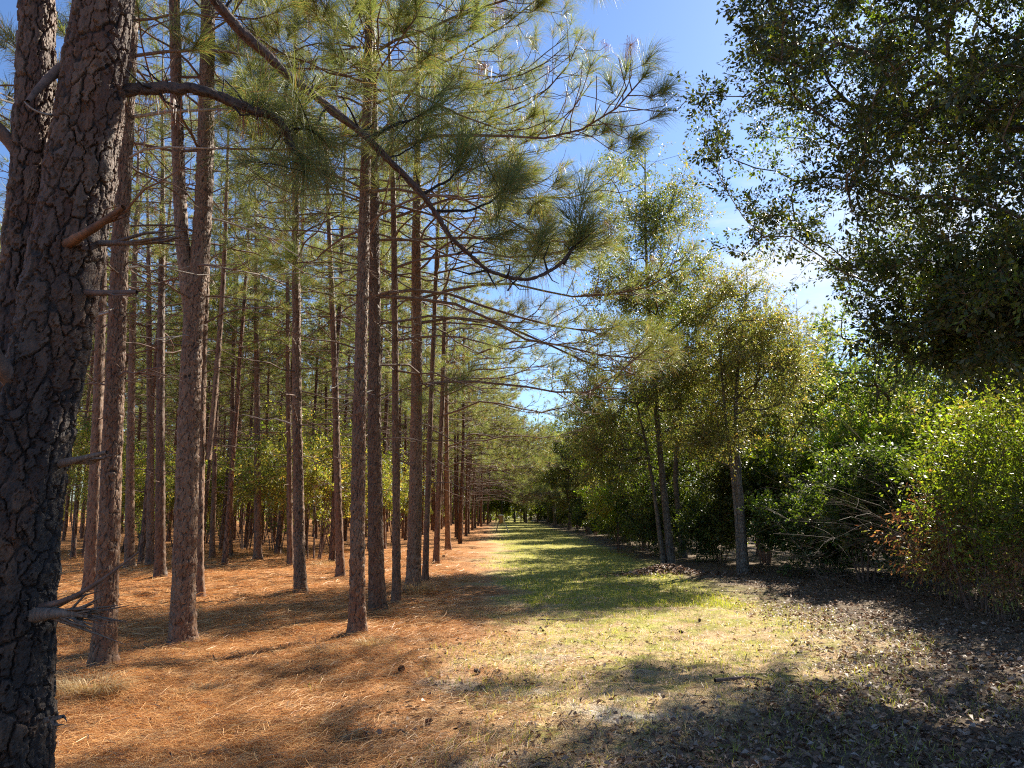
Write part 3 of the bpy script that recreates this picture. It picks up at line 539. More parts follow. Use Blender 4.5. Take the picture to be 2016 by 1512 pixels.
# interior pines: eight grown once, then copied
def variant(seed, edge=None, crown=6.4, H=15.0, nn=29):
    rng = np.random.default_rng(seed); hs = np.linspace(0, H, 12); wig = np.cumsum(rng.normal(0, .025, (12, 2)), 0); wig[0] = 0
    path = np.stack([wig[:, 0], wig[:, 1], hs], 1); root = thing('pine_tree', (0, 0, 0), 'x', 'pine tree')
    tb = MB(); n = 120; p = smooth_path(path, n); z = np.linspace(0, H, n); r = .092 * np.interp(z / H, [0, .15, .5, .75, 1], [1, .86, .66, .42, .06]) * (1 + .35 * np.exp(-z / .2) + .08 * np.maximum(0, np.cos(z * 9.5)) ** 6)
    v, f = tube(tb, p, r, 14, ofs=rng.normal(0, .0035, (n, 14))); tb.add(v, f, 0); tb.build('trunk', M['bark'], root)
    cr = MB(); merge(cr, pine_branches(rng, path, .1, H, crown, 2.0, edge, 99, nn, .29, .0060, False)); cr.build('crown', [M['twig'], M['needle'], M['brown_needle']], root)
    return root
VAR = [variant(100 + i, crown=5.8 + .6 * (i % 3)) for i in range(7)]
EDGEV = [variant(120 + i, edge=(-.1, .95, 2.6 + .5 * i, 1.2), crown=4.6, nn=28) for i in range(3)]
used = set()
def place(var, x, y, rz, sc, label, group):
    loc = (x, y, float(gh(x, y)) - .03)
    if var.name in used: return dup(var, loc, rz, sc, label, group, (np.random.default_rng(int(abs(x * 977 + y * 131))).normal(0, .022), .0))
    used.add(var.name); var.location = loc; var.rotation_euler = (0, 0, rz); var.scale = (sc,) * 3; var['label'] = label; var['group'] = group; return var
rg_ = np.random.default_rng(77)
FARROW = 'far pine in the single file receding down the left edge of the grassy lane'
y = 36.0
while y < 112:                                   # the file along the lane, on to its end
    x = rowx(y) + rg_.normal(0, .25); place(EDGEV[rg_.integers(0, 3)], x, y, rg_.normal(0, .3), rg_.uniform(.85, 1.05), FARROW, 'pines along the left edge of the lane'); SPOTS.append((x, y)); y += rg_.uniform(2.2, 3.4) * (1 if y < 60 else 1.6)
DEEP = 'slender pine among the many alike deep in the shaded plantation'
cand = []
for k in range(1, 22):
    yy = 6.0
    while yy < 92:
        x = rowx(yy) - 2.9 * k + rg_.normal(0, .28); az = math.degrees(math.atan2(x, yy))
        if az > -37.5 and not (yy < 30 and az > -2): cand.append((math.hypot(x, yy), x, yy))
        yy += rg_.uniform(1.9, 2.9) * (1 if yy < 45 else 1.25)
cand.sort(); n_in = 0
for d, x, yy in cand:
    u = U0 + F * x / (yy * math.cos(PITCH)); v_ok = yy > 22.5
    if not v_ok: continue
    if any((x - a) ** 2 + (yy - b_) ** 2 < 1.5 ** 2 for a, b_ in SPOTS): continue
    if n_in >= 250: break
    place(VAR[rg_.integers(0, 7)], x, yy, rg_.random() * 6.28, rg_.uniform(.82, 1.12), DEEP, 'pines deep in the plantation'); SPOTS.append((x, yy)); n_in += 1

# ---------------------------------------------------------------- broad-leaved trees and shrubs
def grow(rng, roots, attr, seg=.35, bend=.45, hbias=.5):
    """Grow limbs from the stems in ROOTS out to every attractor point, nearest first."""
    P, par, lim = [], [], []; chains = []
    for rt in roots:
        st = len(P)
        for i, p in enumerate(rt): P.append(p); par.append(-1 if i == 0 else st + i - 1); lim.append(-1)
        chains.append((list(range(st, len(P))), -1))
    A = np.asarray(attr); n0 = len(P); d0 = np.min(np.linalg.norm(A[:, None] - np.array(P)[None], axis=2), 1); nl = 0; ends = []
    cap = n0 + len(A) * 40; PA = np.zeros((cap, 3)); PA[:n0] = P; n = n0
    plen = np.zeros(cap)
    for ai in np.argsort(d0):
        a = A[ai]; dv = a - PA[:n]; d = np.linalg.norm(dv, axis=1)
        cost = d + hbias * np.maximum(0, -(dv[:, 2] - .15 * d)) + .12 * plen[:n]; q = int(np.argmin(cost)); p = PA[q]; dd = d[q]
        if dd < .05: continue
        m = max(2, int(dd / seg)); t0 = PA[q] - PA[par[q]] if par[q] >= 0 else np.array([0, 0, 1.0]); t0 = t0 / max(np.linalg.norm(t0), 1e-6)
        c = p + (t0 * bend + (a - p) / dd * (1 - bend)) * dd * .5 + np.array([0, 0, .08 * dd]) + rng.normal(0, .05 * dd, 3)
        tt = (np.arange(1, m + 1) / m)[:, None]; new = (1 - tt) ** 2 * p + 2 * tt * (1 - tt) * c + tt ** 2 * a; new[:-1] += rng.normal(0, .02 * dd ** .5, (m - 1, 3))
        lid = lim[q]
        if lid < 0: lid = nl; nl += 1
        ids = []
        for i in range(m):
            if n >= cap: break
            PA[n] = new[i]; par.append(q if i == 0 else n - 1); lim.append(lid); plen[n] = plen[par[n]] + dd / m; ids.append(n); n += 1
        chains.append(([q] + ids, lid)); ends.append((ids, lid))
    cnt = np.zeros(n)
    for ids, _ in ends: cnt[ids[-1]] += 1
    for i in range(n - 1, -1, -1):
        if par[i] >= 0: cnt[par[i]] += cnt[i]
    return PA[:n], cnt, chains, ends, nl

def leafy_tree(seed, name, base, roots, rroot, attr, label, cat, leaf, group=None, nl=40, Ln=.06, Wd=.03, rt=.006, twigs=6, spread=.42, limbs=True, bark='oak_bark', wood_name='trunk', leaf_name='crown', tw='twig', droop=0.0, extra_leaf=None, up=.6, seg=.35):
    rng = np.random.default_rng(seed); base = np.asarray(base, float); root = thing(name, base, label, cat, group)
    PA, cnt, chains, ends, nlimb = grow(rng, roots, attr, seg); tot = max(cnt.max(), 1)
    rad = np.maximum(rt * np.maximum(cnt, .5) ** .5, rt)
    tb = MB()
    for (ids, lid), rr in zip(chains[:len(roots)], rroot):
        k = len(ids); z = np.arange(k) / max(1, k - 1); p = smooth_path(PA[ids], k * 4); r = np.interp(np.linspace(0, 1, k * 4), z, rr * (1 - .86 * z)) * (1 + .4 * np.exp(-np.linspace(0, 1, k * 4) * 18))
        v, f = tube(tb, p, r, 14, ofs=rng.normal(0, rr * .035, (k * 4, 14))); tb.add(v, f, 0)
    tb.build(wood_name, M[bark], root)
    L_ = [MB() for _ in range(max(1, nlimb))]
    for ids, lid in chains[len(roots):]:
        r = rad[ids].copy(); r[0] = min(r[0], r[1] * 1.25); add_tube(L_[lid], PA[ids], r, 6 if r[0] > .012 else 4)
    cr = MB(); B, T, E = [], [], []
    for ids, lid in ends:
        pts = PA[ids]; k = len(pts); tg = norm((pts[-1] - pts[0])[None])[0]
        for j in range(twigs):
            i = rng.integers(max(0, k - 3), k); d = norm((tg * .7 + rng.normal(0, .75, 3) + np.array([0, 0, .12 - droop]))[None])[0]; l = spread * rng.uniform(.5, 1.3)
            B.append(pts[i]); T.append(pts[i] + d * l)
    B, T = np.array(B), np.array(T); segs(cr, B, T, rt * .5, rt * .25, 0)
    per = max(1, nl // twigs); i = np.repeat(np.arange(len(B)), per); t = rng.random(len(i)) ** .7
    side = rng.normal(0, 1, (len(i), 3)); c = B[i] + (T[i] - B[i]) * t[:, None] + side * .03; A = norm(T[i] - B[i]) * .6 + norm(side) * .8 + np.array([0, 0, -.15 - droop])
    if extra_leaf is None: ms = 1; add_leaves(cr, c, A, Ln, Wd, rng, 1, up)
    else:
        k = rng.random(len(i)) < extra_leaf[1]; k = k | (np.isin(i // twigs, np.where(rng.random(len(ends)) < extra_leaf[1])[0])); add_leaves(cr, c[~k], A[~k], Ln, Wd, rng, 1, up); add_leaves(cr, c[k], A[k], Ln, Wd, rng, 2, up)
    mats = [M[tw], M[leaf]] + ([M[extra_leaf[0]]] if extra_leaf else [])
    if limbs:
        order = np.argsort([-x.n for x in L_])
        for q, k in enumerate(order):
            if not L_[k].n: continue
            if q < 60: L_[k].build('limb', M[bark], root)
            else: merge(cr, [('x', L_[k], None)])
    else:
        for x in L_:
            if x.n: merge(cr, [('x', x, None)])
    cr.build(leaf_name, mats, root)
    return root

def blob(rng, n, cx, cy, cz, rx, ry, rz, power=.45, clump=0):
    """Points through an ellipsoid, more of them towards its skin; CLUMP gathers them into uneven masses."""
    d = norm(rng.normal(size=(n, 3))); r = rng.random(n) ** power
    p = d * r[:, None] * np.array([rx, ry, rz])
    if clump:
        c = p[rng.integers(0, n, clump)]; k = np.argmin(np.linalg.norm(p[:, None] - c[None], axis=2), 1); p = p + (c[k] - p) * .25
    return p + np.array([cx, cy, cz])
def stem_px(pts, b): return smooth_path(px_path(pts) - b, 18)

# the great oak whose crown hangs over the right of the picture, its bole beyond the frame
rng = np.random.default_rng(41); b = np.array([9.6, 10.8, -.05])
att = np.vstack([blob(rng, 1150, -.6, -.6, 8.3, 6.3, 6.0, 5.2, .40, 260), blob(rng, 70, -2.2, -2.4, 4.8, 2.6, 2.0, .9, .6), blob(rng, 85, *(at(1890, 640, 9.4) - b), 1.5, 1.6, 1.0, .6, 20)])
att = att[(att[:, 2] > 2.0 + np.maximum(0, -att[:, 0] - 2.0) * .72) & ((att[:, 1] < .8) | (att[:, 2] > 5.6))]
leafy_tree(41, 'oak_tree', b, [smooth_path(np.array([[0, 0, 0], [-.1, 0, 1.6], [-.2, .05, 3.2], [-.5, .1, 5], [-.6, .0, 7.5], [-.4, .1, 10.5]]), 26)], [.36], att,
           'great spreading oak whose dark leafy crown overhangs the whole upper right corner', 'oak tree', 'oak_leaf', nl=325, Ln=.076, Wd=.037, rt=.0065, twigs=9, spread=.6, tw='twig', extra_leaf=('green_leaf', .07))

# tall thin tree with two leaning stems at the lane side
g = ground_at(1316, 1118); g[2] = float(gh(g[0], g[1])) - .05; Y = g[1]; rng = np.random.default_rng(42)
r1 = stem_px([(1323, 1120, Y), (1310, 1000, Y), (1300, 900, Y), (1288, 760, Y), (1276, 600, Y), (1270, 450, Y), (1270, 290, Y)], g)
r2 = stem_px([(1308, 1120, Y), (1292, 1000, Y), (1282, 930, Y - .1), (1268, 850, Y - .2), (1252, 790, Y - .3), (1238, 730, Y - .4)], g)
r1[0, 2] = r2[0, 2] = 0
def cpx(u, v, YY, b): return at(u, v, YY) - b
def pblob(rng, n, u, v, YY, b, ru, rv, ry, power=.5, clump=0):
    c = cpx(u, v, YY, b); k = YY / F; return blob(rng, n, c[0], c[1], c[2], ru * k, ry, rv * k, power, clump)
att = np.vstack([pblob(rng, 120, 1278, 430, Y, g, 135, 165, 1.6, .6), pblob(rng, 170, 1285, 600, Y, g, 175, 130, 2.0, .5, 40), pblob(rng, 170, 1280, 770, Y, g, 190, 110, 2.2, .5, 40), pblob(rng, 50, 1200, 900, Y, g, 90, 60, 1.5, .5, 12)])
leafy_tree(42, 'slender_tree', g, [r1, r2], [.105, .075], att, 'tall slender tree with two leaning stems, a leaf heap at its foot', 'tree', 'bronze_leaf', nl=185, Ln=.072, Wd=.035, rt=.006, twigs=7, spread=.68, extra_leaf=('green_leaf', .22))

# a darker stem just behind it
g = ground_at(1346, 1098); g[2] = float(gh(g[0], g[1])) - .05; Y = g[1]; rng = np.random.default_rng(43)
r1 = stem_px([(1346, 1098, Y), (1334, 1000, Y), (1326, 930, Y), (1331, 880, Y), (1345, 800, Y), (1352, 700, Y), (1356, 620, Y)], g); r1[0, 2] = 0
leafy_tree(43, 'slender_tree', g, [r1], [.11], np.vstack([pblob(rng, 120, 1345, 800, Y, g, 120, 110, 2, .5, 25), pblob(rng, 60, 1340, 640, Y, g, 80, 70, 1.5)]), 'dark crooked stem standing in shade just behind the tall two-stemmed tree', 'tree', 'green_leaf', nl=170, Ln=.075, Wd=.036, twigs=6, spread=.5, extra_leaf=('bronze_leaf', .3))

# the twin-trunked tree at the edge of the thicket
g = ground_at(1463, 1127); g[2] = float(gh(g[0], g[1])) - .05; Y = g[1]; rng = np.random.default_rng(44)
r1 = stem_px([(1466, 1127, Y), (1462, 1050, Y), (1456, 960, Y), (1450, 880, Y), (1446, 830, Y), (1450, 740, Y), (1462, 640, Y), (1470, 560, Y)], g)
r2 = stem_px([(1458, 1127, Y + .15), (1452, 1020, Y + .15), (1444, 940, Y + .15), (1432, 860, Y + .1), (1426, 800, Y), (1420, 720, Y), (1412, 640, Y)], g); r1[0, 2] = r2[0, 2] = 0
att = np.vstack([pblob(rng, 200, 1455, 700, Y, g, 130, 140, 2.0, .5, 50), pblob(rng, 60, 1400, 860, Y, g, 90, 60, 1.6, .5, 15), pblob(rng, 40, 1440, 575, Y, g, 80, 60, 1.4, .6), pblob(rng, 50, 1540, 720, Y, g, 60, 90, 1.4, .5)])
leafy_tree(44, 'slender_tree', g, [r1, r2], [.105, .085], att, 'twin-trunked tree with sun-glinting bronze leaves at the thicket edge', 'tree', 'bronze_leaf', nl=150, Ln=.068, Wd=.033, twigs=7, spread=.68, extra_leaf=('yellow_leaf', .14))

# trees of the right-hand wood: grown once each, then copied
def wood_tree(seed, H, wd, leaf, label, low=.22, n=150, extra=None, Ln=.13, nl=130, base=(0, 0, 0)):
    rng = np.random.default_rng(seed); hs = np.linspace(0, H * .86, 16); wg = np.cumsum(rng.normal(0, .06, (16, 2)), 0); wg[0] = 0
    st = np.stack([wg[:, 0], wg[:, 1], hs], 1); att = np.vstack([blob(rng, n, wg[8, 0], wg[8, 1], H * (.5 + low * .5), wd, wd, H * (.5 - low * .5), .42, n // 5)])
    return leafy_tree(seed, 'broadleaf_tree', base, [st], [.06 + .008 * H], att, label, 'tree', leaf, nl=nl, Ln=Ln, Wd=Ln * .5, rt=.011, twigs=6, spread=.8, limbs=False, extra_leaf=extra, seg=.6)
WT = [wood_tree(201, 9.0, 2.9, 'green_leaf', 'x', .16, 170, ('bronze_leaf', .25)), wood_tree(202, 10.5, 2.7, 'bronze_leaf', 'x', .25, 150, ('green_leaf', .35)), wood_tree(203, 8.0, 3.2, 'dark_leaf', 'x', .12, 180, ('green_leaf', .3)), wood_tree(204, 12.0, 3.0, 'dark_leaf', 'x', .3, 170, ('bronze_leaf', .15))]
first = set()
def put(protos, k, x, y, rz, sc, label, group=None):
    o = protos[k]; loc = (x, y, float(gh(x, y)) - .04)
    if id(o) in first: return dup(o, loc, rz, sc, label, group)
    first.add(id(o)); o.location = loc; o.rotation_euler = (0, 0, rz); o.scale = (sc,) * 3; o['label'] = label
    if group: o['group'] = group
    return o
put(WT, 2, 5.6, 28.5, .4, .72, 'low dark round-crowned tree whose drooping leaves reach the lane left of the leaning stems')
put(WT, 0, 6.4, 35, 2.2, .78, 'mid green tree leaning over the lane behind the low dark round tree')
put(WT, 1, 8.6, 27.0, 1.0, .88, 'bronze tree rising behind the twin-trunked tree')
put(WT, 0, 12.5, 25.5, 3.0, 1.0, 'green tree behind the lime green shrubs right of the twin trunks')
put(WT, 3, 15.5, 24.0, 4.0, .68, 'dark tree behind the thicket below the oak crown edge')
put(WT, 1, 13.6, 18.5, 5.0, .72, 'olive tree filling the gap under the oak limbs at far right')
put(WT, 0, 17.5, 21.0, 5.5, .85, 'green tree deep behind the right hand shrubs')
put(WT, 2, 6.6, 42, 1.4, .8, 'dark tree overhanging the lane where its right edge bends')
rg2 = np.random.default_rng(90); NEARW = [('dark tree leaning over the lane beyond the hedge where it narrows', 3, 4.9, 49, .8), ('green tree overhanging the far lane on its right', 0, 4.4, 60, .95), ('bronze tree overhanging the far lane past the green one', 1, 3.9, 71, .95), ('pale tree standing in the lane mouth at its far end', 0, 1.6, 84, .85), ('dark tree beside the pale one at the lane mouth', 2, 3.6, 80, .9), ('small tree at the foot of the pine file where the lane ends', 1, -1.2, 88, .8)]
for l_, k_, x_, y_, s_ in NEARW: put(WT, k_, x_, y_, y_ * 1.7, s_, l_)
WOOD = 'broad-leaved tree in the distant wood along the right side of the lane'
yy = 45.0
while yy < 112:
    put(WT, int(rg2.integers(0, 4)), 6.2 + rg2.uniform(-.5, 1.6), yy, rg2.random() * 6.28, rg2.uniform(.62, .9), WOOD, 'trees along the right side of the lane'); yy += rg2.uniform(3.5, 5.5)
BACK = 'broad-leaved tree well back in the wood behind the thicket'
for x, yy, s in [(9, 36, 1.0), (13, 34, 1.15), (17, 31, 1.1), (21, 30, 1.1), (9, 46, 1.0), (14, 44, 1.05), (20, 41, 1.1), (26, 38, 1.1), (10, 58, 1.1), (17, 56, 1.15), (26, 52, 1.2), (34, 48, 1.2), (22, 25, .9), (25, 31, 1.1)]:
    put(WT, int(rg2.integers(0, 4)), x, yy, rg2.random() * 6.28, s, BACK, 'trees deep in the right-hand wood')
ENDL = 'tree closing off the far end of the grassy lane'
for x, yy, s in [(-7, 118, 1.2), (-3.9, 100, 1.0), (-1.2, 97, .95), (1.6, 95, 1.0), (4.4, 93, 1.05), (-11, 120, 1.25), (9, 119, 1.3), (-5, 124, 1.5), (0.5, 126, 1.5), (14, 120, 1.3), (-2.6, 94, .7), (.3, 92, .75), (3.0, 90, .8)]:
    put(WT, int(rg2.integers(0, 4)), x, yy, rg2.random() * 6.28, s, ENDL, 'trees at the end of the lane')
for x, yy, s, l in [(11.4, 29.5, .66, 'small-headed pine rising from the wood in the sky gap under the oak'), (13.8, 33, .7, 'pine in the wood just right of the sky gap, blue-green and hazy'), (5.0, 52, .75, 'pine standing among broad-leaved trees on the right of the lane'), (5.2, 62, .75, 'second pine farther along the right of the lane')]:
    p_ = dup(VAR[int(rg2.integers(0, 7))], (x, yy, 0), rg2.random() * 6, s, l, None)
    if 'group' in p_: del p_['group']

# the far wood that reads as one mass, beyond the last trees one can tell apart
def far_wood(seed, x0, x1, y0, y1, n, H, r, leaf, keep, label, nl=90):
    rng = np.random.default_rng(seed); x = rng.uniform(x0, x1, n * 4); y = rng.uniform(y0, y1, n * 4); k = keep(x, y); x, y = x[k][:n], y[k][:n]; n = len(x); h = H * rng.uniform(.7, 1.2, n); mb = MB()
    segs(mb, np.stack([x, y, 0 * x - .1], 1), np.stack([x + rng.normal(0, .3, n), y, h * .95], 1), .11, .03, 0)
    i = np.repeat(np.arange(n), nl); t = rng.random(len(i)); z = h[i] * (r + (1 - r) * t); w_ = 2.2 * np.sin(np.pi * np.clip(.15 + .85 * t, 0, 1)) ** .6; a = rng.random(len(i)) * 6.28; q = rng.random(len(i)) ** .5
    P = np.stack([x[i] + np.cos(a) * w_ * q, y[i] + np.sin(a) * w_ * q, z], 1); add_leaves(mb, P, rng.normal(size=(len(i), 3)), .62, .26, rng, 1, .6)
    j = np.repeat(np.arange(n), 26); P = np.stack([x[j] + rng.normal(0, 1.5, len(j)), y[j] + rng.normal(0, 1.5, len(j)), 2.6 * rng.random(len(j)) ** 1.2], 1); add_leaves(mb, P, rng.normal(size=(len(j), 3)), .5, .25, rng, 2, .6)
    return tag(mb.build('distant_wood', [M['bark'], M[leaf], M['green_leaf']]), label, 'wood', None, 'stuff')
far_wood(71, -125, -3, 88, 150, 420, 15, .42, 'needle', lambda x, y: (x < rowx(y) - 3) & (np.hypot(x, y) > 92), 'dim far pine wood behind the plantation trunks')
far_wood(73, -14, 16, 97, 150, 150, 13, .03, 'green_leaf', lambda x, y: y > 97 + 0 * x, 'soft green wood closing the far end of the lane', 130)
far_wood(72, 9, 140, 55, 140, 420, 13, .12, 'green_leaf', lambda x, y: (np.hypot(x, y) > 62) & (x > 9), 'far leafy wood behind the right hand trees')
# shrubs
def shrub(seed, H, wd, leaf, stems=6, n=70, nl=60, Ln=.07, Wd=.035, extra=None, low=.25, tw='twig', droop=.1, spread=.45, name='shrub', rs=.018, up=.6):
    rng = np.random.default_rng(seed); rts = []
    for k in range(stems):
        a = rng.random() * 6.28; t = rng.uniform(.1, .55); top = np.array([math.cos(a) * wd * t, math.sin(a) * wd * t, H * rng.uniform(.5, .85)]); b0 = np.array([math.cos(a), math.sin(a), 0]) * rng.uniform(.02, .25)
        c = (b0 + top) / 2 + np.array([0, 0, H * .12]); tt = np.linspace(0, 1, 9)[:, None]; rts.append((1 - tt) ** 2 * b0 + 2 * tt * (1 - tt) * c + tt ** 2 * top + rng.normal(0, .03, (9, 3)) * np.sin(np.pi * tt))
    att = np.vstack([blob(rng, n // 3, *(rng.normal(0, .28, 2) * wd), H * (.5 + low * .5) * rng.uniform(.85, 1.15), wd * rng.uniform(.6, 1.0), wd * rng.uniform(.6, 1.0), H * (.5 - low * .5) * rng.uniform(.8, 1.05), .55, n // 15) for _ in range(3)]); att[:, 2] = np.maximum(att[:, 2], .12)
    return leafy_tree(seed, name, (0, 0, 0), rts, [rs] * stems, att, 'x', 'shrub', leaf, nl=nl, Ln=Ln, Wd=Wd, rt=.004, twigs=6, spread=spread, limbs=False, bark='twig', wood_name='stem', leaf_name='foliage', tw=tw, droop=droop, extra_leaf=extra, up=up, seg=.3)
YS = [shrub(301 + i, 3.3 + .4 * i, 2.0, 'yellow_leaf', 7, 110, 150, .075, .028, ('green_leaf', .18), .30, spread=.42) for i in range(3)]
for q, (u, v, s, l) in enumerate([(618, 1102, 1.0, 'yellow-green shrub with bare lower stems between the bare-boled pine and the slim leaning pine'), (545, 1085, .95, 'yellow-green shrub left of the bare-boled pine behind the stouter pine'), (480, 1082, .85, 'yellow shrub behind the thin pine by the leaning stem'),
                                  (725, 1080, .9, 'yellow-green shrub showing between the two nearest clearing edge pines'), (700, 1075, .8, 'greenish shrub behind the slim leaning pine'), (160, 1100, .95, 'yellow and rust shrub beside the huge forked pine'), (235, 1088, .9, 'olive shrub behind the white-edged pine'),
                                  (290, 1080, .95, 'olive shrub behind the sunlit-edged pine pair'), (345, 1078, .85, 'rust-tinged shrub behind the two-stemmed pine'), (405, 1070, .9, 'green shrub in the gap right of the two-stemmed pine'), (775, 1068, .8, 'small green shrub behind the third clearing edge pine'), (580, 1092, 1.0, 'bright yellow shrub directly behind the bare-boled pine'), (660, 1088, 1.0, 'bright yellow-green shrub directly behind the slim leaning pine'), (440, 1078, .9, 'yellow-green shrub between the two thin pines'), (515, 1070, .9, 'dense yellow shrub directly behind the stouter pine')]):
    g = ground_at(u, v); put(YS, q % 3, g[0], g[1], q * 1.3, s * 1.28, l, 'understory shrubs in the plantation')
FY = 'low yellowish shrub far back among the plantation trunks'
for q in range(16):
    yy = 38 + 38 * rg2.random(); x = -yy * rg2.uniform(.08, .62); put(YS, q % 3, x, yy, q * 2.1, rg2.uniform(.7, 1.05), FY, 'understory shrubs far in the plantation')

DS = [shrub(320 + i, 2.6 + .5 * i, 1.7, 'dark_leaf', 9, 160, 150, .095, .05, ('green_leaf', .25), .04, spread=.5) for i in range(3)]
LS = [shrub(330 + i, 3.6 + .7 * i, 1.6, 'lime_leaf', 7, 110, 130, .095, .05, ('yellow_leaf', .15), .28, spread=.5) for i in range(2)]
GS = [shrub(340 + i, 3.4 + .7 * i, 1.5, 'lime_leaf', 12, 125, 90, .07, .036, ('green_leaf', .34), .06, spread=.62, rs=.013) for i in range(2)]
RS = [shrub(350, 1.5, .85, 'rust_leaf', 9, 60, 46, .085, .026, ('yellow_leaf', .2), .10, spread=.4, droop=.35, rs=.008)]
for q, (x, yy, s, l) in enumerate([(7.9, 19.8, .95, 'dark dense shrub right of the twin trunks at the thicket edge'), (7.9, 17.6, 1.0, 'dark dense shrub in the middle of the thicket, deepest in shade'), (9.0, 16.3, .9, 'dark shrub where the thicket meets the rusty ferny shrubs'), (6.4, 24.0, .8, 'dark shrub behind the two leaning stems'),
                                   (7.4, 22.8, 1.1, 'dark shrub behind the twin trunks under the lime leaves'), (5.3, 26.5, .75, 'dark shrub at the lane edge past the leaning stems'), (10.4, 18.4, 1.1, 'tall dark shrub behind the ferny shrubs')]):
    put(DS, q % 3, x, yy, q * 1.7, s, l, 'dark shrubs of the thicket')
DF = 'dark shrub in the continuous shaded hedge along the right edge of the lane'
yy = 27.5
while yy < 110:
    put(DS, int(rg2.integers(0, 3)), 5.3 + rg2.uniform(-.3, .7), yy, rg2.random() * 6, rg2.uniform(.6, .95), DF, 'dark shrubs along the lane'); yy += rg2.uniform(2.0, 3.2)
for q, (x, yy, s, l) in enumerate([(7.7, 23.6, .98, 'lime green backlit shrub glowing behind the twin trunks'), (9.4, 23.0, 1.05, 'lime green shrub glowing right of the twin trunks'), (4.2, 30.5, .8, 'lime tinted shrub in the gap left of the leaning stems'), (11.2, 21.5, 1.1, 'tall lime shrub above the dark thicket'),
                                   (8.9, 14.6, 1.0, 'bright lime shrub tips standing above the thicket nearest the viewer'), (10.0, 13.4, .98, 'lime green sprays under the oak limbs at the right')]):
    put(LS, q % 2, x, yy, q * 1.9, s, l, 'lime green shrubs')
for q in range(10): put(LS, q % 2, -8 + 1.8 * q, 89 + rg2.uniform(-2, 3), q, .75, 'pale green shrub under the trees at the far lane end', 'shrubs at the lane end')
for q, (x, yy, s, l) in enumerate([(7.4, 12.4, .92, 'leafy green shrub with arching stems nearest the lane on the right'), (8.6, 11.6, 1.0, 'leafy green shrub at the right picture edge with thin bare stems'), (8.9, 13.2, 1.05, 'taller leafy shrub between the arching shrub and the lime sprays'), (10.2, 12.0, 1.0, 'shrub at the extreme right under the oak')]):
    put(GS, q % 2, x, yy, q * 2.3, s, l, 'leafy green shrubs on the right')
for q, (x, yy, s, l) in enumerate([(7.4, 13.2, 1.0, 'rust brown dead ferny shrub at the corner of the thicket'), (7.1, 11.5, .8, 'rust brown dead bracken at the foot of the right hand shrubs'), (7.6, 10.6, .85, 'rust brown dead clump by the right picture edge'), (8.0, 13.9, 1.2, 'tall rusty dead shrub stems among green leaves')]):
    put(RS, 0, x, yy, q * 1.4, s, l, 'dead rust brown shrubs')
# bare pale twigs arching out of the thicket
def bare_bush(seed, x, y, n, lx, H, label):
    rng = np.random.default_rng(seed); root = thing('bare_bush', (x, y, float(gh(x, y)) - .03), label, 'bush')
    for k in range(n):
        wb = MB(); a = math.pi + rng.normal(0, .55); p, az = bcurve(rng, rng.normal(0, .25, 3) * np.array([1, 1, 0]), a, rng.uniform(.85, 1.5), H * rng.uniform(.7, 1.3), 9, .5, -.3, .16); add_tube(wb, p, np.linspace(.0065, .002, 9), 5)
        for j in range(16):
            i = rng.integers(2, 9); s, _ = bcurve(rng, p[i], az + rng.normal(0, .7), rng.uniform(-.2, .8), H * rng.uniform(.12, .35), 5, .3, 0, .12); add_tube(wb, s, np.linspace(.003, .0013, 5), 3)
        wb.build('twig', M['old_wood'], root)
bare_bush(61, 8.2, 14.4, 16, 1, 3.4, 'spray of pale bare twigs arching left out of the thicket under the oak')
bare_bush(62, 6.6, 15.6, 8, 1, 1.3, 'low tangle of pale bare twigs at the foot of the dark thicket')

# ---------------------------------------------------------------- things on the ground
for (a, b_) in SPOTS[:22]: MOUNDS.append((a, b_, .32, .05))
gp = ground_at(1310, 1132); MOUNDS.append((gp[0], gp[1] - .15, .45, .17)); MOUNDS.append((ground_at(640, 1288)[0], ground_at(640, 1288)[1], .35, .06)); MOUNDS.append((ground_at(190, 1360)[0], ground_at(190, 1360)[1], .3, .06))
def ground_sheet():
    def ax(lo, hi, near, step, far_n):
        a = np.arange(near[0], near[1], step); l = near[0] - (near[0] - lo) * (np.linspace(0, 1, far_n) ** 2.2)[1:][::-1]; h = near[1] + (hi - near[1]) * (np.linspace(0, 1, far_n) ** 2.2); return np.concatenate([l, a, h])
    xs = ax(-500, 500, (-12, 12), .09, 50); ys = ax(-60, 900, (2.5, 24), .09, 60); X, Yg = np.meshgrid(xs, ys); Z = gh(X, Yg)
    rng = np.random.default_rng(3); k = (np.abs(X) < 12) & (Yg > 2.5) & (Yg < 24); Z = Z + np.where(k, rng.normal(0, .006, Z.shape), 0)
    mb = MB(); ny, nx = Z.shape; i, j = np.meshgrid(np.arange(ny - 1), np.arange(nx - 1), indexing='ij')
    mb.add(np.stack([X, Yg, Z], -1).reshape(-1, 3), np.stack([i * nx + j, i * nx + j + 1, (i + 1) * nx + j + 1, (i + 1) * nx + j], -1).reshape(-1, 4))
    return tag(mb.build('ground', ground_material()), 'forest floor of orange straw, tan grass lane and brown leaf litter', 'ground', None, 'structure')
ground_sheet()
rng = np.random.default_rng(8)
def lane_s(x, y): return x - rowx(y)
def wob(x, y): return .8 * np.sin(x * .9 + y * .37) + .5 * np.sin(y * .8 - x * 1.7) + .35 * np.sin(2.9 * x + 1.9 * y)
def scatter(n, y0, y1, keep, pw=1.6):
    """Random ground points inside the view wedge, denser towards the viewer."""
    y = y0 + (y1 - y0) * rng.random(n) ** pw; x = y * rng.uniform(-.80, .80, n) * 1.02; k = keep(x, y); return x[k], y[k]
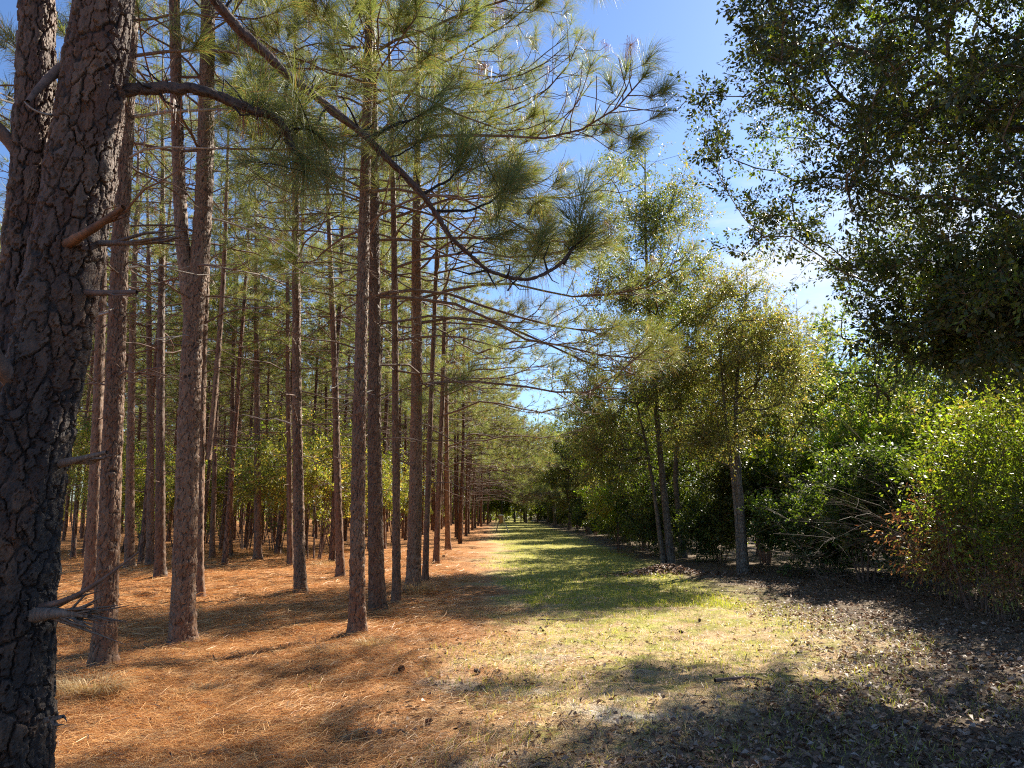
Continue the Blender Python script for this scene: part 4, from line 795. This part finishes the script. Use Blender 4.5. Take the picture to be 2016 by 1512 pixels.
def strips(mb, x, y, Ln, hw, lift, m=0, flat=.22, pref=None):
    n = len(x); a = rng.random(n) * 6.28 if pref is None else rng.normal(pref, .5, n) + .35 * np.sin(2.1 * x + 1.7 * y); a = np.where(rng.random(n) < .16, rng.random(n) * 6.28, a); l = Ln * (.5 + .8 * rng.random(n)); d = np.stack([np.cos(a), np.sin(a), rng.normal(0, flat, n)], 1) * l[:, None]
    p = np.stack([x, y, gh(x, y) + lift * rng.random(n) + .003], 1); s = np.stack([-np.sin(a), np.cos(a), rng.normal(0, .5, n)], 1) * hw; cv = np.stack([-np.sin(a), np.cos(a), 0 * a], 1) * (l * rng.normal(0, .10, n))[:, None] + np.array([0, 0, 1]) * (np.abs(rng.normal(0, .018, n)) + .004)[:, None]
    mid = p + d * .5 + cv; end = p + d; end[:, 2] = np.maximum(end[:, 2], gh(end[:, 0], end[:, 1]) + .002)
    v = np.stack([p - s, p + s, mid + s, mid - s, end + s * .4, end - s * .4], 1).reshape(-1, 3); o = (np.arange(n) * 6)[:, None]
    mb.add(v, np.concatenate([o + np.array([[0, 1, 2, 3]]), o + np.array([[3, 2, 4, 5]])]), m)
mb = MB()
x, y = scatter(280000, 3.2, 13, lambda x, y: lane_s(x, y) + wob(x, y) * .5 < .9 + 1.6 * rng.random(len(x)) ** 2.0, 1.25); strips(mb, x, y, .20, .0011, .03, 0, .09, .3); x, y = scatter(60000, 3.2, 12, lambda x, y: (lane_s(x, y) < 1.2) & (np.sin(x * 1.9 + 1.3 * y) * np.sin(1.6 * y - .8 * x) > .25), 1.2); strips(mb, x, y, .21, .0012, .075, 0, .13, .3)
x, y = scatter(90000, 10, 30, lambda x, y: lane_s(x, y) + wob(x, y) * .5 < .8, 1.1); strips(mb, x, y, .3, .003, .05, 0, .12, .2)
tag(mb.build('pine_straw', M['straw']), 'orange fallen pine needles carpeting the ground under the pines', 'pine straw', None, 'stuff')
mb = MB()
def blades(mb, x, y, H, hw, m=0, tilt=.35):
    n = len(x); p = np.stack([x, y, gh(x, y) - .004], 1); h = H * (.4 + .9 * rng.random(n)); d = np.stack([rng.normal(0, tilt, n), rng.normal(0, tilt, n), np.ones(n)], 1); a = rng.random(n) * 6.28; s = np.stack([np.cos(a), np.sin(a), 0 * a], 1) * hw
    mid = p + d * h[:, None] * .55; tip = p + d * h[:, None] * np.array([1.7, 1.7, .92]); v = np.stack([p - s, p + s, mid + s * .7, mid - s * .7, tip], 1).reshape(-1, 3); o = (np.arange(n) * 5)[:, None]
    mb.add(v, o + np.array([[0, 1, 2, 3]]), m); mb.add(v, o + np.array([[3, 2, 4]]), m)
patch = lambda x, y: .5 + .5 * np.sin(x * 2.3 + 1.4 * np.sin(y * 1.1)) * np.sin(y * 1.9 + 1.2 * np.sin(x * .9))
x, y = scatter(90000, 4.2, 16, lambda x, y: (lane_s(x, y) + wob(x, y) * .5 > 1.6) & (lane_s(x, y) < 6.6 + wob(x, y) * .6) & (rng.random(len(x)) < (.12 + .75 * patch(x, y) ** 1.6) * np.clip((y - 3.5) / 5, .3, 1)), 1.4); blades(mb, x, y, .085, .0024)
x, y = scatter(120000, 13, 60, lambda x, y: (lane_s(x, y) + wob(x, y) * .5 > 1.9) & (lane_s(x, y) < 6.0 + wob(x, y) * .5) & (rng.random(len(x)) < .35 + .6 * patch(x, y)), 1.5); blades(mb, x, y, .09, .006)
x, y = scatter(9000, 4.0, 14, lambda x, y: (lane_s(x, y) < 3) & (patch(x * 1.7, y * 1.3) > .93), 1.3); blades(mb, x, y, .10, .002)
tag(mb.build('grass', M['grass']), 'short green and straw-coloured grass of the open lane', 'grass', None, 'stuff')
mb = MB()
x, y = scatter(60000, 3.2, 14, lambda x, y: (lane_s(x, y) + wob(x, y) * .6 > 1.6) & (lane_s(x, y) < 6.5 - np.clip((9.2 - y) * .9, 0, 3.6)) & (rng.random(len(x)) < .75), 1.3); strips(mb, x, y, .10, .0016, .02, 0, .2)
tag(mb.build('dry_grass_thatch', M['dry_grass']), 'tan dry grass and straw bits matted over the lane', 'dry grass', None, 'stuff')
mb = MB()
def litter(x, y, Ln, lift):
    n = len(x); a = rng.random(n) * 6.28; add_leaves(mb, np.stack([x, y, gh(x, y) + .006 + lift * rng.random(n)], 1), np.stack([np.cos(a), np.sin(a), rng.normal(.05, .25, n)], 1), Ln, Ln * .45, rng, 0, 1.7, .5)
x, y = scatter(70000, 3.2, 20, lambda x, y: lane_s(x, y) + wob(x, y) * .5 + np.clip((9.2 - y) * .87, -.2, 3.6) > 5.4 + 1.2 * rng.random(len(x)), 1.35); litter(x, y, .062, .02)
x, y = scatter(9000, 3.0, 11, lambda x, y: (lane_s(x, y) + wob(x, y) * .8 > 1.6) & (rng.random(len(x)) < .5), 1.4); litter(x, y, .055, .015)
q = rng.normal(0, .42, (2600, 2)) * np.array([1.25, .7]); litter(gp[0] + q[:, 0], gp[1] - .15 + q[:, 1], .09, .05)
tag(mb.build('fallen_leaves', M['litter']), 'brown and grey fallen oak leaves strewn over the shaded right side', 'fallen leaves', None, 'stuff')

mb = MB()
x, y = scatter(7000, 3.2, 26, lambda x, y: lane_s(x, y) < 7, 1.2); strips(mb, x, y, .12, .004, .02, 0, .15)
x, y = scatter(9000, 3.2, 16, lambda x, y: lane_s(x, y) < 2.5, 1.2); a_ = rng.random(len(x)) * 6.28; add_leaves(mb, np.stack([x, y, gh(x, y) + .012], 1), np.stack([np.cos(a_), np.sin(a_), 0 * a_], 1), .045, .03, rng, 0, 2.5, .2)
tag(mb.build('bark_and_twig_debris', M['cone']), 'dark bark flakes and twig bits scattered through the needle litter', 'debris', None, 'stuff')

# clumps of dry grass at the feet of the front pines
def grass_clump(u, v, n, h, rad, label, m='dry_grass'):
    g = ground_at(u, v); mb = MB(); k = n; a = rng.random(k) * 6.28; rr = rad * rng.random(k) ** .5 * .45; p = np.stack([np.cos(a) * rr * 1.4, np.sin(a) * rr, 0 * a - .02], 1); out = np.stack([np.cos(a), np.sin(a), 0 * a], 1)
    l = h * rng.uniform(.4, 1.2, k); lean = rng.uniform(.25, 1.5, k); mid = p + (out * lean[:, None] * .45 + np.array([0, 0, .8])) * l[:, None] * .6; tip = p + (out * lean[:, None] + np.array([0, 0, .55])) * l[:, None] + rng.normal(0, .03, (k, 3)); tip[:, 2] = np.maximum(tip[:, 2], .01)
    s = np.stack([-np.sin(a), np.cos(a), 0 * a], 1) * .0022; vv = np.stack([p - s, p + s, mid + s, mid - s, tip], 1).reshape(-1, 3); o = (np.arange(k) * 5)[:, None]; mb.add(vv, o + np.array([[0, 1, 2, 3]])); mb.add(vv, o + np.array([[3, 2, 4]]))
    ob = mb.build('grass_clump', M[m]); ob.location = (g[0], g[1], float(gh(g[0], g[1]))); return tag(ob, label, 'grass clump', 'dry grass clumps')
for a in [(185, 1375, 700, .22, .42, 'dry pale grass clump in front of the straight front pine foot'), (130, 1385, 300, .2, .3, 'thin dry grass clump beside the huge forked pine'), (735, 1275, 380, .12, .34, 'low dry grass clump right of the nearest clearing edge pine'), (650, 1290, 420, .10, .4, 'flattened dry clump in the shadow left of the nearest clearing edge pine'),
          (822, 1168, 500, .42, .42, 'tall dry grass and vine clump round the thick pine foot'), (905, 1145, 260, .16, .5, 'low dry clump in shade on the lane edge right of the vine-footed pine'), (400, 1365, 300, .12, .35, 'small dry clump alone on the sunlit straw at lower left'), (420, 1440, 200, .10, .35, 'small weedy clump low on the orange straw'), (648, 1112, 300, .3, .8, 'dark reddish straw heap beneath the yellow shrub')]: grass_clump(*a)
# pine cones
def cone(u, v, s, label, rz):
    g = ground_at(u, v); mb = MB(); r = np.random.default_rng(int(u)); n = 60; t = (np.arange(n) + .5) / n; a = np.arange(n) * 2.39996; R_ = .032 * np.sin(np.pi * (.12 + .80 * t)) ** .8
    v0, f0 = tube(mb, np.array([[0, 0, 0], [0, 0, .05], [0, 0, .10]]), [.014, .016, .004], 8); mb.add(v0, f0)
    c = np.stack([np.cos(a), np.sin(a), 0 * a], 1); p = np.stack([0 * a, 0 * a, .10 * t], 1) + c * .010; tip = p + c * R_[:, None] + np.array([0, 0, .012]); sd_ = np.stack([-np.sin(a), np.cos(a), 0 * a], 1) * .010; m_ = (p + tip) / 2
    vv = np.stack([p, m_ + sd_ + np.array([0, 0, .003]), tip, m_ - sd_ + np.array([0, 0, .003]), m_ - np.array([0, 0, .006])], 1).reshape(-1, 3); o = (np.arange(n) * 5)[:, None]; mb.add(vv, np.concatenate([o + np.array([[0, 1, 4]]), o + np.array([[1, 2, 4]]), o + np.array([[2, 3, 4]]), o + np.array([[3, 0, 4]]), o + np.array([[0, 3, 2]]), o + np.array([[0, 2, 1]])]))
    ob = mb.build('pine_cone', M['cone'], smooth=False); ob.location = (g[0], g[1], float(gh(g[0], g[1])) + .03 * s); ob.rotation_euler = (1.35, .2, rz); ob.scale = (s, s, s); return tag(ob, label, 'pine cone', 'fallen pine cones')
for a in [(786, 1322, .9, 'open pine cone on sunlit straw in front of the clearing edge pines', .5), (835, 1425, .7, 'pine cone standing on the pale sandy patch at the bottom', 2.4), (945, 1325, .7, 'pine cone on tan straw near the shadow edge', 4.0), (870, 1100, 1.1, 'pine cone on orange straw by the slim leaning pine', 1.0), (1378, 1225, .6, 'pine cone on the grassy right part of the lane', 3.0), (1345, 1243, .6, 'pine cone on tan grass a little below another one', 5.0)]: cone(*a)
# sticks
def stick(pts, r, label, m='twig'):
    P = np.array([ground_at(*p) for p in pts]); P[:, 2] = gh(P[:, 0], P[:, 1]) + r * 1.2 + .004; c = P.mean(0); mb = MB(); rr = np.linspace(r, r * .5, 12) * (1 + .12 * np.sin(np.arange(12) * 2.1)); add_tube(mb, smooth_path(P - c, 12), rr, 8)
    q = smooth_path(P - c, 12); add_tube(mb, np.array([q[5], q[5] + (q[8] - q[5]) * .7 + np.array([.03, .05, .02])]), [r * .4, r * .2], 5)
    ob = mb.build('stick', M[m]); ob.location = c; return tag(ob, label, 'stick', 'fallen sticks')
for a in [([(1060, 1224), (1110, 1222), (1150, 1220)], .011, 'long dark thin stick lying across the sunlit lane'), ([(1408, 1350), (1440, 1346), (1478, 1342), (1500, 1348)], .020, 'thick dark broken stick in the shade on the right'), ([(1222, 1502), (1250, 1500), (1270, 1499)], .012, 'pale bark piece lying in shade at the bottom edge', ), ([(690, 1403), (705, 1405), (720, 1409)], .006, 'short twig lying on tan straw at lower centre'), ([(1600, 1130), (1640, 1140), (1670, 1150)], .010, 'pale branch lying at the foot of the dark thicket', 'dead'), ([(130, 1095), (180, 1075), (225, 1080)], .02, 'dead branch lying in the straw beyond the straight front pine', 'dead')]: stick(*a)
up_ = ground_at(620, 1278); mb = MB(); add_tube(mb, smooth_path(np.array([[0, 0, -.02], [0, 0, .07], [.012, 0, .11], [-.01, .01, .145]]), 10), np.linspace(.006, .003, 10), 6); ob = mb.build('stick', M['twig']); ob.location = up_; tag(ob, 'short twig stuck upright in the straw left of the nearest edge pine', 'stick', 'fallen sticks')

# the tripod feeder far down the lane
g = ground_at(986, 1049); g[2] = float(gh(g[0], g[1])); k = g[1] / F; H = 33 * k
root = thing('game_feeder', g, 'small tripod game feeder with a rusty barrel standing on the far sunny grass', 'feeder')
mb = MB(); zz = np.array([H * .56, H * .58, H * .62, H * .80, H * .98, H]); rr = np.array([.02, .10, .17, .175, .175, .17]) * (H / 1.3); v, f = tube(mb, np.stack([0 * zz, 0 * zz, zz], 1), rr, 18); mb.add(v, f); mb.build('barrel', M['drum'], root)
mb = MB(); v, f = tube(mb, np.array([[0, 0, H], [0, 0, H + .03], [0, 0, H + .06]]), [.20, .20, .03], 18); mb.add(v, f); mb.build('lid', M['pale_metal'], root)
for a, m in ((0.0, 'pale_metal'), (2.25, 'metal'), (4.05, 'metal')):  # right leg painted pale for a sun glint, the others plain metal
    mb = MB(); d = np.array([math.cos(a), math.sin(a), 0]); add_tube(mb, np.array([d * .17 + np.array([0, 0, H * .95]), d * .19 + np.array([0, 0, H * .7]), d * 16 * k + np.array([0, 0, -.02])]), [.035, .035, .032], 8); mb.build('leg', M[m], root)
mb = MB(); v, f = tube(mb, np.array([[0, 0, H * .48], [0, 0, H * .56]]), [.05, .06], 10); mb.add(v, f); mb.build('spinner_box', M['metal'], root)
